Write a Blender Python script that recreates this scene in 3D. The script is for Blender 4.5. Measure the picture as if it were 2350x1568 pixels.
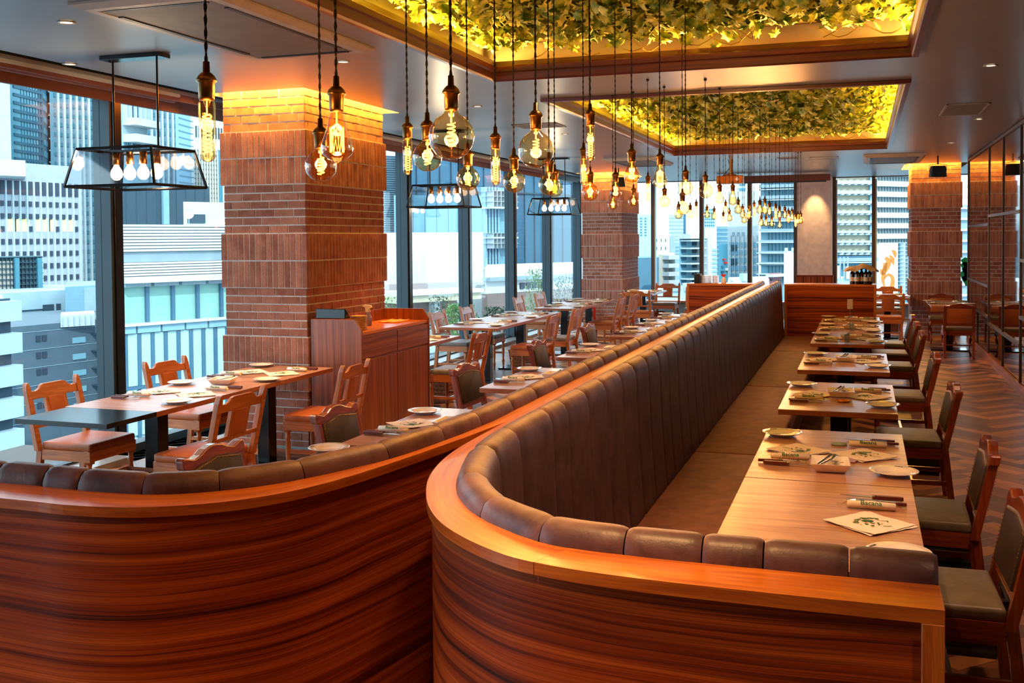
import bpy, bmesh, math, random
from mathutils import Matrix, Vector
for _o in list(bpy.data.objects): bpy.data.objects.remove(_o)
SC=bpy.context.scene; COL=SC.collection
R=random.Random(7); PI=math.pi
# ---------------- camera, world, sun, exposure ----------------
cam=bpy.data.cameras.new('camera'); camo=bpy.data.objects.new('camera',cam); COL.objects.link(camo); SC.camera=camo
cam.sensor_width=36; cam.lens=2370.84/2350*36; cam.shift_y=-171/2350; cam.clip_end=4000; cam.clip_start=.05
_r=Vector((.94679852,.32173149,-.00783618)); _d=Vector((.00176464,-.02953862,-.99956208)); _f=Vector((-.32182207,.94637007,-.02853487))
m=Matrix((( _r.x,-_d.x,-_f.x,0),(_r.y,-_d.y,-_f.y,0),(_r.z,-_d.z,-_f.z,1.8),(0,0,0,1))); camo.matrix_world=m
W=bpy.data.worlds.new('sky'); SC.world=W; W.use_nodes=True
bg=W.node_tree.nodes['Background']; bg.inputs[0].default_value=(.74,.90,1.0,1); bg.inputs[1].default_value=1.7
def lamp(name,typ,loc,energy,color,rot=None,look=None,**k):
    l=bpy.data.lights.new(name,typ); l.energy=energy; l.color=color
    for a,b in k.items(): setattr(l,a,b)
    o=bpy.data.objects.new(name,l); COL.objects.link(o); o.location=loc
    if rot: o.rotation_euler=rot
    if look: o.rotation_euler=(Vector(look)-Vector(loc)).to_track_quat('-Z','Y').to_euler()
    return o
lamp('sun','SUN',(0,0,40),1.5,(1,.95,.86),look=(-12,14,27),angle=.02)
SC.view_settings.view_transform='Standard'; SC.view_settings.look='None'; SC.view_settings.gamma=1; SC.view_settings.use_curve_mapping=False
SC.view_settings.exposure=1.15
SC.cycles.use_denoising=True; SC.cycles.max_bounces=8; SC.cycles.transparent_max_bounces=24; SC.cycles.caustics_reflective=False; SC.cycles.caustics_refractive=False
SC.cycles.sample_clamp_indirect=6
DLC=(1,.54,.30); LED=(1,.46,.05)
DL=[(-1.0,.9),(-2.2,.8),(-3.6,1.6),(.9,1.2),(.95,4.2),(-.65,3.6),(-3.5,6.6),(-3.5,9.3),(-3.45,12.2),(1.2,12.4),(.9,8.5),(-5.34,5.98),(-4.34,4.84),(1.15,15.5),(-3.5,17.5),(-.9,17.9)]
for i,(x,y) in enumerate(DL):
    lamp('downlight_lamp','SPOT',(x,y,3.04),45 if i<4 else 58,DLC,spot_size=1.5,spot_blend=.7,shadow_soft_size=.05)
lamp('downlight_lamp','SPOT',(-.72,1.75,3.04),125,(1,.55,.2),look=(-.62,2.15,1.14),spot_size=.75,spot_blend=.9,shadow_soft_size=.05)
lamp('downlight_lamp','SPOT',(-.98,23.0,3.03),38,(1,.60,.25),look=(-1.0,23.5,2.0),spot_size=.8,spot_blend=.8,shadow_soft_size=.03)
for (x,y,w,h,rot) in [(-5.78,10.5,24,2.9,(0,-PI/2,0))]:
    p=lamp('window_portal','AREA',(x,y,1.5),10,(1,1,1),rot=(0,PI/2,0) ,shape='RECTANGLE',size=2.9,size_y=w); p.data.cycles.is_portal=True; p.rotation_euler=(0,-PI/2,0)
p=lamp('window_portal','AREA',(-1.9,23.45,1.7),10,(1,1,1),shape='RECTANGLE',size=7.6,size_y=2.7); p.data.cycles.is_portal=True; p.rotation_euler=(-PI/2,0,0)
def strip(x0,x1,y0,y1,z,e,tilt):
    # LED cove strip: a long thin lamp hidden behind a moulding, tilted inwards and up
    cx,cy=(x0+x1)/2,(y0+y1)/2; L=max(x1-x0,y1-y0)
    o=lamp('led_strip','AREA',(cx,cy,z),e*L,LED,shape='RECTANGLE',size=L,size_y=.03)
    o.rotation_euler=(Vector(tilt)).to_track_quat('-Z','Y').to_euler() if False else (0,0,0)
    d=Vector(tilt).normalized(); xax=Vector((1,0,0)) if x1-x0>y1-y0 else Vector((0,1,0)); zax=-d; yax=zax.cross(xax).normalized()
    o.matrix_world=Matrix(((xax.x,yax.x,zax.x,cx),(xax.y,yax.y,zax.y,cy),(xax.z,yax.z,zax.z,z),(0,0,0,1)))
COF=[(-2.75,.32,1.0,7.70),(-2.74,.325,9.06,15.76)]
for (x0,x1,y0,y1) in COF:
    for a in [(x0-.09,x0-.09,y0,y1,(1,0,.16)),(x1+.09,x1+.09,y0,y1,(-1,0,.16)),(x0,x1,y1+.09,y1+.09,(0,-1,.16)),(x0,x1,y0-.09,y0-.09,(0,1,.16))]:
        strip(a[0],a[1],a[2],a[3],3.165,21,a[4])
for (x0,x1,y0,y1) in [(-5.35,-4.40,7.66,9.45),(-5.35,-4.40,19.82,21.5),(.72,1.74,19.82,21.5)]:
    strip(x0,x1,y0+.025,y0+.025,3.16,30 if x1<0 else 16,(0,.45,-1)); strip(x1-.03,x1-.03,y0,y1,3.16,30,(-.45,0,-1)) if x1<0 else strip(x0+.03,x0+.03,y0,y1,3.16,30,(.45,0,-1))
# ---------------- helpers ----------------
def lin(h):
    c=[int(h[i:i+2],16)/255 for i in (0,2,4)]; return tuple(((v/12.92) if v<=.04045 else ((v+.055)/1.055)**2.4) for v in c)+(1,)
MAT={}
def NT(name):
    m=bpy.data.materials.new(name); m.use_nodes=True; nt=m.node_tree; b=nt.nodes['Principled BSDF']; MAT[name]=m; return m,nt,b
def nd(nt,t,**k):
    n=nt.nodes.new(t)
    for a,b in k.items():
        if a.startswith('i_'): n.inputs[a[2:]].default_value=b
        else: setattr(n,a,b)
    return n
def mat(name,col,rough=.5,metal=0,var=.12,vs=8,bump=0,bs=60,coat=0,emis=0,spec=.5):
    m,nt,b=NT(name); c=lin(col); b.inputs['Roughness'].default_value=rough; b.inputs['Metallic'].default_value=metal
    b.inputs['Coat Weight'].default_value=coat; b.inputs['Specular IOR Level'].default_value=spec
    tc=nd(nt,'ShaderNodeTexCoord'); n=nd(nt,'ShaderNodeTexNoise',i_Scale=vs,i_Detail=4.0); nt.links.new(tc.outputs['Object'],n.inputs['Vector'])
    r=nd(nt,'ShaderNodeValToRGB'); r.color_ramp.elements[0].position=.3; r.color_ramp.elements[1].position=.7
    r.color_ramp.elements[0].color=tuple(max(0,v*(1-var)) for v in c[:3])+(1,); r.color_ramp.elements[1].color=tuple(min(1,v*(1+var)) for v in c[:3])+(1,)
    nt.links.new(n.outputs['Fac'],r.inputs['Fac']); nt.links.new(r.outputs['Color'],b.inputs['Base Color'])
    if bump:
        n2=nd(nt,'ShaderNodeTexNoise',i_Scale=bs,i_Detail=3.0); nt.links.new(tc.outputs['Object'],n2.inputs['Vector'])
        bp=nd(nt,'ShaderNodeBump',i_Strength=bump,i_Distance=.004); nt.links.new(n2.outputs['Fac'],bp.inputs['Height']); nt.links.new(bp.outputs['Normal'],b.inputs['Normal'])
    if emis:
        b.inputs['Emission Color'].default_value=c; b.inputs['Emission Strength'].default_value=emis
    return m
def wood(name,dark,mid,light,su=.9,sv=16,rough=.35,coat=.25,contrast=(.32,.5,.68),fine=.35,rnd=False):
    m,nt,b=NT(name); L=nt.links.new
    uv=nd(nt,'ShaderNodeUVMap'); w=nd(nt,'ShaderNodeTexNoise',i_Scale=1.0,i_Detail=2.0)
    mp0=nd(nt,'ShaderNodeMapping'); mp0.inputs['Scale'].default_value=(1.1,2.2,1); L(uv.outputs[0],mp0.inputs[0]); L(mp0.outputs[0],w.inputs['Vector'])
    oi=nd(nt,'ShaderNodeObjectInfo')
    mx=nd(nt,'ShaderNodeVectorMath',operation='MULTIPLY_ADD'); L(w.outputs['Color'],mx.inputs[0]); mx.inputs[1].default_value=(.0,.055,0); L(uv.outputs[0],mx.inputs[2])
    mp=nd(nt,'ShaderNodeMapping'); mp.inputs['Scale'].default_value=(su,sv,1); L(mx.outputs[0],mp.inputs[0])
    if rnd:
        cb=nd(nt,'ShaderNodeCombineXYZ'); mm=nd(nt,'ShaderNodeMath',operation='MULTIPLY'); mm.inputs[1].default_value=37; L(oi.outputs['Random'],mm.inputs[0]); L(mm.outputs[0],cb.inputs[2]); L(cb.outputs[0],mp.inputs['Location'])
    n=nd(nt,'ShaderNodeTexNoise',i_Scale=1.0,i_Detail=5.0,i_Roughness=.6,i_Distortion=.3); L(mp.outputs[0],n.inputs['Vector'])
    r=nd(nt,'ShaderNodeValToRGB'); e=r.color_ramp.elements; e[0].position=contrast[0]; e[0].color=lin(dark); e[1].position=contrast[2]; e[1].color=lin(light); k=e.new(contrast[1]); k.color=lin(mid)
    L(n.outputs['Fac'],r.inputs['Fac'])
    mp2=nd(nt,'ShaderNodeMapping'); mp2.inputs['Scale'].default_value=(su*5,sv*11,1); L(mx.outputs[0],mp2.inputs[0])
    n2=nd(nt,'ShaderNodeTexNoise',i_Scale=1.0,i_Detail=2.0); L(mp2.outputs[0],n2.inputs['Vector'])
    mr=nd(nt,'ShaderNodeMapRange'); mr.inputs[1].default_value=.3; mr.inputs[2].default_value=.7; mr.inputs[3].default_value=1-fine; mr.inputs[4].default_value=1+fine*.5; L(n2.outputs['Fac'],mr.inputs[0])
    ml=nd(nt,'ShaderNodeVectorMath',operation='SCALE'); L(r.outputs['Color'],ml.inputs[0]); L(mr.outputs[0],ml.inputs['Scale']); L(ml.outputs[0],b.inputs['Base Color'])
    b.inputs['Roughness'].default_value=rough; b.inputs['Coat Weight'].default_value=coat; b.inputs['Coat Roughness'].default_value=.2
    bp=nd(nt,'ShaderNodeBump',i_Strength=.15,i_Distance=.001); L(n2.outputs['Fac'],bp.inputs['Height']); L(bp.outputs['Normal'],b.inputs['Normal'])
    if name=='veneer': b.inputs['Specular IOR Level'].default_value=.22
    return m
def leather(name,c1,c2,rough=.38,bs=1.0):
    m,nt,b=NT(name); L=nt.links.new; tc=nd(nt,'ShaderNodeTexCoord')
    n=nd(nt,'ShaderNodeTexNoise',i_Scale=9.0*bs,i_Detail=7.0,i_Roughness=.65,i_Distortion=.6); L(tc.outputs['Object'],n.inputs['Vector'])
    r=nd(nt,'ShaderNodeValToRGB'); r.color_ramp.elements[0].position=.35; r.color_ramp.elements[1].position=.72; r.color_ramp.elements[0].color=lin(c1); r.color_ramp.elements[1].color=lin(c2); L(n.outputs['Fac'],r.inputs['Fac']); L(r.outputs['Color'],b.inputs['Base Color'])
    v=nd(nt,'ShaderNodeTexVoronoi',i_Scale=240.0); L(tc.outputs['Object'],v.inputs['Vector']); n3=nd(nt,'ShaderNodeTexNoise',i_Scale=26.0*bs,i_Detail=4.0,i_Distortion=1.2); L(tc.outputs['Object'],n3.inputs['Vector'])
    ad=nd(nt,'ShaderNodeMath',operation='MULTIPLY_ADD'); L(v.outputs['Distance'],ad.inputs[0]); ad.inputs[1].default_value=.15; L(n3.outputs['Fac'],ad.inputs[2])
    bp=nd(nt,'ShaderNodeBump',i_Strength=.35,i_Distance=.003); L(ad.outputs[0],bp.inputs['Height']); L(bp.outputs['Normal'],b.inputs['Normal'])
    b.inputs['Roughness'].default_value=rough; b.inputs['Specular IOR Level'].default_value=.42; return m
def glassy(name,tint,amount=.12,rough=.02,edge=.55):
    # thin clear glass: mostly see-through, mirror reflection growing towards grazing angles
    m,nt,b=NT(name); nt.nodes.remove(b); out=nt.nodes['Material Output']; L=nt.links.new
    t=nd(nt,'ShaderNodeBsdfTransparent'); t.inputs[0].default_value=lin(tint); g=nd(nt,'ShaderNodeBsdfGlossy'); g.inputs['Roughness'].default_value=rough
    lw=nd(nt,'ShaderNodeLayerWeight'); lw.inputs[0].default_value=.35
    mr=nd(nt,'ShaderNodeMapRange'); mr.inputs[3].default_value=amount; mr.inputs[4].default_value=edge; L(lw.outputs['Facing'],mr.inputs[0])
    p=nd(nt,'ShaderNodeMath',operation='POWER'); p.inputs[1].default_value=1.6; L(mr.outputs[0],p.inputs[0])
    mx=nd(nt,'ShaderNodeMixShader'); L(p.outputs[0],mx.inputs[0]); L(t.outputs[0],mx.inputs[1]); L(g.outputs[0],mx.inputs[2]); L(mx.outputs[0],out.inputs[0]); return m
def emit(name,col,s):
    m,nt,b=NT(name); nt.nodes.remove(b); e=nd(nt,'ShaderNodeEmission'); e.inputs[0].default_value=lin(col); e.inputs[1].default_value=s; nt.links.new(e.outputs[0],nt.nodes['Material Output'].inputs[0]); return m
class G:
    def __init__(s): s.v=[];s.f=[];s.uv=[]
    def face(s,ps,uvs=None):
        k=len(s.v); s.v+= [tuple(p) for p in ps]; s.f.append(tuple(range(k,k+len(ps)))); s.uv.append(uvs or [(p[0],p[1]) for p in ps]); return s
    def box(s,x0,x1,y0,y1,z0,z1,g=None,M=None):
        L=(x1-x0,y1-y0,z1-z0)
        if g is None: g=max(range(3),key=lambda i:L[i])
        c=[(x,y,z) for z in (z0,z1) for y in (y0,y1) for x in (x0,x1)]
        F=[((0,2,3,1),2),((4,5,7,6),2),((0,1,5,4),1),((2,6,7,3),1),((0,4,6,2),0),((1,3,7,5),0)]
        off=R.random()*3
        for ids,ax in F:
            oth=[a for a in (0,1,2) if a!=ax]
            if g in oth: ua=g; va=[a for a in oth if a!=g][0]
            else: ua,va=oth
            ps=[c[i] for i in ids]; uv=[(p[ua]+off,p[va]+.37*ax) for p in ps]
            if M: ps=[tuple(M@Vector(p)) for p in ps]
            s.face(ps,uv)
        return s
    def grid(s,rows,us,vs,close=False):
        # rows: list of point rings (same length)
        k=len(s.v); n=len(rows[0])
        for r in rows: s.v+= [tuple(p) for p in r]
        for i in range(len(rows)-1):
            for j in range(n if close else n-1):
                j2=(j+1)%n; s.f.append((k+i*n+j,k+i*n+j2,k+(i+1)*n+j2,k+(i+1)*n+j)); va=vs[j]; vb=vs[j+1] if j+1<len(vs) else vs[-1]+.02
                s.uv.append([(us[i],va),(us[i],vb),(us[i+1],vb),(us[i+1],va)])
        return s
    def lathe(s,prof,n=16,c=(0,0,0),M=None):
        rows=[]; 
        for (r,z) in prof:
            ring=[(c[0]+r*math.cos(2*PI*j/n),c[1]+r*math.sin(2*PI*j/n),c[2]+z) for j in range(n)]
            if M: ring=[tuple(M@Vector(p)) for p in ring]
            rows.append(ring[::-1])
        return s.grid(rows,[p[1] for p in prof],[j/n*.2 for j in range(n+1)],True)
    def tube(s,path,r,n=8,cap=True):
        P=[Vector(p) for p in path]; rows=[]; us=[];acc=0; up=Vector((0,0,1))
        for i,p in enumerate(P):
            t=(P[min(i+1,len(P)-1)]-P[max(i-1,0)]).normalized()
            a=t.cross(up); 
            if a.length<.05: a=t.cross(Vector((1,0,0)))
            a.normalize(); b=t.cross(a); rr=r[i] if isinstance(r,(list,tuple)) else r
            rows.append([p+a*math.cos(2*PI*j/n)*rr+b*math.sin(2*PI*j/n)*rr for j in range(n)]); us.append(acc)
            if i+1<len(P): acc+=(P[i+1]-p).length
        s.grid(rows,us,[j/n*.1 for j in range(n+1)],True)
        if cap: s.face(rows[0][::-1]); s.face(rows[-1])
        return s
    def prism(s,poly,a,b,ax=2,g=0):
        # polygon in the two axes other than ax, extruded from a to b
        o=[k for k in range(3) if k!=ax]
        def P(p,h):
            q=[0,0,0]; q[o[0]]=p[0]; q[o[1]]=p[1]; q[ax]=h; return tuple(q)
        flip=(ax==1)
        top=[P(p,b) for p in poly]; bot=[P(p,a) for p in poly][::-1]
        if flip: top=top[::-1]; bot=bot[::-1]
        f=lambda q:(q[o[g]],q[o[1-g]])
        s.face(top,[f(q) for q in top]); s.face(bot,[f(q) for q in bot]); n=len(poly); acc=0
        for i in range(n):
            p,q=poly[i],poly[(i+1)%n]; L=math.hypot(q[0]-p[0],q[1]-p[1]); ps=[P(p,a),P(q,a),P(q,b),P(p,b)]; uv=[(acc,a),(acc+L,a),(acc+L,b),(acc,b)]
            if flip: ps=ps[::-1]; uv=uv[::-1]
            s.face(ps,uv); acc+=L
        return s
    def mesh(s,name,mt=None,bev=0,smooth=False,seg=2):
        me=bpy.data.meshes.new(name); me.from_pydata(s.v,[],s.f); ul=me.uv_layers.new(name='UVMap')
        flat=[c for f in s.uv for p in f for c in p]; ul.data.foreach_set('uv',flat)
        bm=bmesh.new(); bm.from_mesh(me); bmesh.ops.remove_doubles(bm,verts=bm.verts,dist=1e-5)
        if bev:
            es=[e for e in bm.edges if len(e.link_faces)==2 and e.calc_face_angle(0)>.6]
            bmesh.ops.bevel(bm,geom=es,offset=bev,segments=seg,affect='EDGES',profile=.6,clamp_overlap=True)
        bm.to_mesh(me); bm.free()
        if smooth or bev: 
            me.shade_smooth() if smooth else None
        if mt: me.materials.append(MAT[mt] if isinstance(mt,str) else mt)
        return me
def obj(name,g,mt,parent=None,bev=0,smooth=False,loc=None,kind=None,label=None,seg=2):
    me=g.mesh(name,mt,bev,smooth,seg) if isinstance(g,G) else g
    o=bpy.data.objects.new(name,me); COL.objects.link(o)
    if parent: o.parent=parent
    if loc: o.location=loc
    if kind: o['kind']=kind
    if label: o['label']=label
    return o
def tag(o,label,cat,group=None):
    o['label']=label; o['category']=cat
    if group: o['group']=group
    return o
def thing(name,label,cat,loc=(0,0,0),rz=0,group=None):
    o=bpy.data.objects.new(name,None); COL.objects.link(o); o.empty_display_size=.1; o.location=loc; o.rotation_euler=(0,0,rz); return tag(o,label,cat,group)
def dup(root,loc,rz,label,group=None):
    r=root.copy(); COL.objects.link(r); r.location=loc; r.rotation_euler=(0,0,rz); r['label']=label
    if group: r['group']=group
    for ch in CH.setdefault(root.name,list(root.children)):
        c=ch.copy(); COL.objects.link(c); c.parent=r
        for g in CH.setdefault(ch.name,list(ch.children)):
            d=g.copy(); COL.objects.link(d); d.parent=c
    return r
CH={}
class Proto:
    # first use moves the original, later uses copy it and its parts
    def __init__(s,root): s.r=root; s.used=False; s.src=None
    def put(s,loc,rz,label,group=None):
        if not s.used:
            s.used=True; s.r.location=loc; s.r.rotation_euler=(0,0,rz); s.r['label']=label
            if group: s.r['group']=group
            return s.r
        return dup(s.r,loc,rz,label,group)
def struct(name,g,mt,parent=None,**k):
    return obj(name,g,mt,parent,kind='structure' if not parent else None,**k)
# ---------------- materials ----------------
wood('veneer','360d03','963c0e','c86420',su=.32,sv=30,contrast=(.34,.47,.66),fine=.45,rough=.5,coat=.0)
wood('ledge','a85012','c86c1e','dc862c',su=2.5,sv=40,fine=.25,rough=.3,coat=.4)
wood('cabinet_wood','5c2812','8d451f','ad6232',su=.5,sv=26,fine=.3,rough=.38)
wood('table_wood','96664f','b3846c','c99e86',su=1.5,sv=30,fine=.2,rough=.32,coat=.35)
wood('table_edge','8a4a28','a35d35','b8724a',su=2,sv=30,rough=.4)
wood('chair_wood','985226','b66832','cc7f44',su=2,sv=40,fine=.2,rough=.36,coat=.4)
wood('chair_wood_dark','6a2812','85381a','9c4a24',su=2,sv=40,fine=.2,rough=.25,coat=.5)
wood('chair_wood_pale','96603a','b07848','c48c5a',su=2,sv=40,fine=.2,rough=.4,coat=.3)
wood('trim_wood','380e06','521a0c','682612',su=.6,sv=40,fine=.25,rough=.35)
leather('leather_brown','40282c','6e4e54',.44); leather('leather_dark','1e161a','382a30',.5); leather('leather_tan','a4572a','b8683a',.36); leather('leather_khaki','5e5240','7a6c54',.45); leather('leather_grey','6c6460','807872',.4); leather('leather_seat','6a3a30','8a5546',.62)
mat('black_metal','14161a',.16,.3,.1); mat('black_flat','101214',.5); mat('dark_frame','2b3a44',.45,.3,.08); mat('bronze_frame','463228',.5,.05,.08)
mat('ceiling_paint','7c8089',.32,0,.05,3); mat('ceiling_dark','3a3a3e',.9); mat('ac_white','a8a29c',.5); mat('ac_grille','6a645e',.6); mat('pelmet','6e4034',.6); mat('wall_paint','f0dccf',.75); mat('wall_tan','6a4a38',.7)
mat('mortar','c6c0bc',.9,0,.15,30,.4,80); mat('stone_floor','8a8a8a',.3)
mat('white_glaze','f2ece6',.12,0,.02,5,coat=.6); mat('steel','c8c8cc',.18,1,.04); mat('knife_wood','5a2018',.4); mat('paper','efe2d6',.75,0,.04); mat('towel','f4efe8',.8,0,.05,40,.3,200)
mat('film','e8e4e0',.15); mat('ink_green','2c6a34',.6,0,.1); mat('ink_dark','3a3a34',.6); mat('ink_orange','e0962a',.6); mat('brass','7c5628',.3,1,.25,30); mat('copper','b06a34',.3,1,.1)
mat('cord','1c1410',.8); mat('cloth_tan','b89878',.85,0,.08,20,.4,60); mat('orange_cloth','e8944a',.85); mat('wicker','8c4c26',.7,0,.4,60,.8,120); mat('bottle_glass','12180f',.08,0,.1,coat=1); mat('bottle_label','d8d0c0',.6)
mat('red','c8281e',.4); mat('spray_purple','7a6a96',.2); mat('spray_white','e8e8ea',.4); mat('basket_black','141210',.7); mat('tan_stack','cba06a',.5); mat('screen_black','0c0f16',.15); mat('mirror_dark','000000')
_m,_nt,_b=NT('mirror'); _b.inputs['Base Color'].default_value=(.36,.34,.33,1); _b.inputs['Metallic'].default_value=1; _b.inputs['Roughness'].default_value=.03
mat('moss','30240c',.95,0,.4,40,.8,60); mat('vine','8a6a2a',.7)
glassy('window_glass','f2fbfd',.02,.01,.35); glassy('bulb_glass','ffe2b4',.05,.02,1.0); glassy('lantern_glass','dfe8ee',.22,.06,.55); glassy('clear_film','fffaf2',.12,.15,.6)
emit('filament','ff9428',22); emit('lantern_bulb','ffc890',7); emit('downlight_glow','ffd9a8',6)
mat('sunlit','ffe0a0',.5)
# brick: each piece its own tone
_m,_nt,_b=NT('brick'); _oi=nd(_nt,'ShaderNodeObjectInfo'); _tc=nd(_nt,'ShaderNodeTexCoord'); _n=nd(_nt,'ShaderNodeTexNoise',i_Scale=5.0,i_Detail=5.0); _nt.links.new(_tc.outputs['Object'],_n.inputs['Vector'])
_ge=nd(_nt,'ShaderNodeNewGeometry'); _n4=nd(_nt,'ShaderNodeTexNoise',i_Scale=9.0,i_Detail=2.0); _nt.links.new(_ge.outputs['Position'],_n4.inputs['Vector']); _n5=nd(_nt,'ShaderNodeTexNoise',i_Scale=140.0,i_Detail=3.0); _nt.links.new(_ge.outputs['Position'],_n5.inputs['Vector'])
_a=nd(_nt,'ShaderNodeMath',operation='MULTIPLY_ADD'); _nt.links.new(_oi.outputs['Random'],_a.inputs[0]); _a.inputs[1].default_value=.45; _nt.links.new(_n4.outputs['Fac'],_a.inputs[2])
_r=nd(_nt,'ShaderNodeValToRGB'); _e=_r.color_ramp.elements; _e[0].position=.35; _e[0].color=lin('82493a'); _e[1].position=1.0; _e[1].color=lin('b27660'); _nt.links.new(_a.outputs[0],_r.inputs['Fac'])
_mr=nd(_nt,'ShaderNodeMapRange'); _mr.inputs[1].default_value=.35; _mr.inputs[2].default_value=.65; _mr.inputs[3].default_value=.72; _mr.inputs[4].default_value=1.15; _nt.links.new(_n5.outputs['Fac'],_mr.inputs[0])
_s=nd(_nt,'ShaderNodeVectorMath',operation='SCALE'); _nt.links.new(_r.outputs['Color'],_s.inputs[0]); _nt.links.new(_mr.outputs[0],_s.inputs['Scale']); _nt.links.new(_s.outputs[0],_b.inputs['Base Color']); _b.inputs['Roughness'].default_value=.88
_bp=nd(_nt,'ShaderNodeBump',i_Strength=.6,i_Distance=.003); _nt.links.new(_n5.outputs['Fac'],_bp.inputs['Height']); _nt.links.new(_bp.outputs['Normal'],_b.inputs['Normal'])
# floor planks: tone stored per plank
_m,_nt,_b=NT('plank'); _at=nd(_nt,'ShaderNodeAttribute',attribute_name='tone'); _uv=nd(_nt,'ShaderNodeUVMap'); _mp=nd(_nt,'ShaderNodeMapping'); _mp.inputs['Scale'].default_value=(3,60,1); _nt.links.new(_uv.outputs[0],_mp.inputs[0]); _n=nd(_nt,'ShaderNodeTexNoise',i_Scale=1.0,i_Detail=4.0); _nt.links.new(_mp.outputs[0],_n.inputs['Vector'])
_r=nd(_nt,'ShaderNodeValToRGB'); _e=_r.color_ramp.elements; _e[0].position=0; _e[0].color=lin('452617'); _e[1].position=1; _e[1].color=lin('c4844c'); _k=_e.new(.5); _k.color=lin('7e4e30'); _nt.links.new(_at.outputs['Fac'],_r.inputs['Fac'])
_mr=nd(_nt,'ShaderNodeMapRange'); _mr.inputs[3].default_value=.75; _mr.inputs[4].default_value=1.2; _nt.links.new(_n.outputs['Fac'],_mr.inputs[0]); _s=nd(_nt,'ShaderNodeVectorMath',operation='SCALE'); _nt.links.new(_r.outputs['Color'],_s.inputs[0]); _nt.links.new(_mr.outputs[0],_s.inputs['Scale']); _nt.links.new(_s.outputs[0],_b.inputs['Base Color']); _b.inputs['Roughness'].default_value=.42; _b.inputs['Coat Weight'].default_value=.15; _b.inputs['Coat Roughness'].default_value=.25
# ivy leaf: tone from position, slightly translucent
_m,_nt,_b=NT('ivy_leaf'); _ge=nd(_nt,'ShaderNodeNewGeometry'); _n=nd(_nt,'ShaderNodeTexNoise',i_Scale=11.0,i_Detail=2.0); _nt.links.new(_ge.outputs['Position'],_n.inputs['Vector']); _r=nd(_nt,'ShaderNodeValToRGB'); _e=_r.color_ramp.elements; _e[0].position=.35; _e[0].color=lin('44701e'); _e[1].position=.68; _e[1].color=lin('d0d058'); _nt.links.new(_n.outputs['Fac'],_r.inputs['Fac']); _nt.links.new(_r.outputs['Color'],_b.inputs['Base Color']); _b.inputs['Roughness'].default_value=.45
for k,v in dict(palewall='c4c8cc',tealglass='5aa0b4',tealdark='28647e',tealmid='4a8ea4',blueglass='6aa4bc',whitetrim='d4e6f0',whiteblue='b8d4e2',whitewall='e2e6e8',whiteoffice='c4ccd8',lightblue='94c4da',cream='d8d0c0',slate='2c4a5e',slateblue='3e7494',tealpale='82b8cc',greylight='9ab0bc',greywall='5e7484',meshdark='5a7a84',winglass='34465a',winlight='8ec4d4',mint='9cd8cc',mintwhite='bfe6ea',brickfar='86706c',beige='cfc3a8',redbrick='a06068',bluegrey='6c9ab4',).items(): mat(k,v,.6,0,.07,.6) if 0 else mat(k,''.join('%02x'%int(int(v[q:q+2],16)*.84) for q in (0,2,4)),.6,0,.07,.6)
MAT['tealglass'].node_tree.nodes['Principled BSDF'].inputs['Roughness'].default_value=.25
mat('banner_orange','c06a14',.6); mat('shrub_green','6e9a5a',.7,0,.3,3); mat('shrub_dark','3c5a48',.7,0,.3,3); mat('plastic_green','18b070',.4); mat('concrete','8aa0a8',.8)
# ================= structure =================
ZC=3.06
# --- ceiling with openings ---
holes=[(x0,x1,y0,y1) for (x0,x1,y0,y1) in COF]+[(-5.38,-4.41,7.625,9.5),(-5.38,-4.41,19.79,21.6),(.70,1.76,19.79,21.6)]
xs=sorted({-6.1,2.7}|{h[0] for h in holes}|{h[1] for h in holes}); ys=sorted({-1.5,23.8}|{h[2] for h in holes}|{h[3] for h in holes})
g=G()
for i in range(len(xs)-1):
    for j in range(len(ys)-1):
        cx,cy=(xs[i]+xs[i+1])/2,(ys[j]+ys[j+1])/2
        if any(h[0]<cx<h[1] and h[2]<cy<h[3] for h in holes): continue
        if cx<-5.62: continue
        g.face([(xs[i],ys[j],ZC),(xs[i],ys[j+1],ZC),(xs[i+1],ys[j+1],ZC),(xs[i+1],ys[j],ZC)])
for xa,ya,xb,yb in [(-5.62,-1.5,-5.55,23.8)]: g.box(xa,xb,ya,yb,ZC-.001,ZC+.02)
ceiling=struct('ceiling',g,'ceiling_paint')
g=G(); g.box(-6.2,2.8,-1.6,23.9,3.46,3.5); g.box(-6.2,-6.1,-1.6,23.9,3.2,3.5)
obj('ceiling_slab',g,'ceiling_dark',ceiling)
# recess walls around the brick columns and the coffers
g=G()
for h in holes:
    e=.13 if h[1]-h[0]>2 else 0; zt=3.34 if e else 3.4
    x0,x1,y0,y1=h[0]-e,h[1]+e,h[2]-e,h[3]+e; zb=ZC+.001
    g.box(x0-.02,x0,y0,y1,zb,zt);g.box(x1,x1+.02,y0,y1,zb,zt);g.box(x0-.02,x1+.02,y0-.02,y0,zb,zt);g.box(x0-.02,x1+.02,y1,y1+.02,zb,zt)
    if not e: g.box(x0,x1,y0,y1,zt,zt+.02)
obj('recess_lining',g,'ceiling_paint',ceiling)
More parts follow.
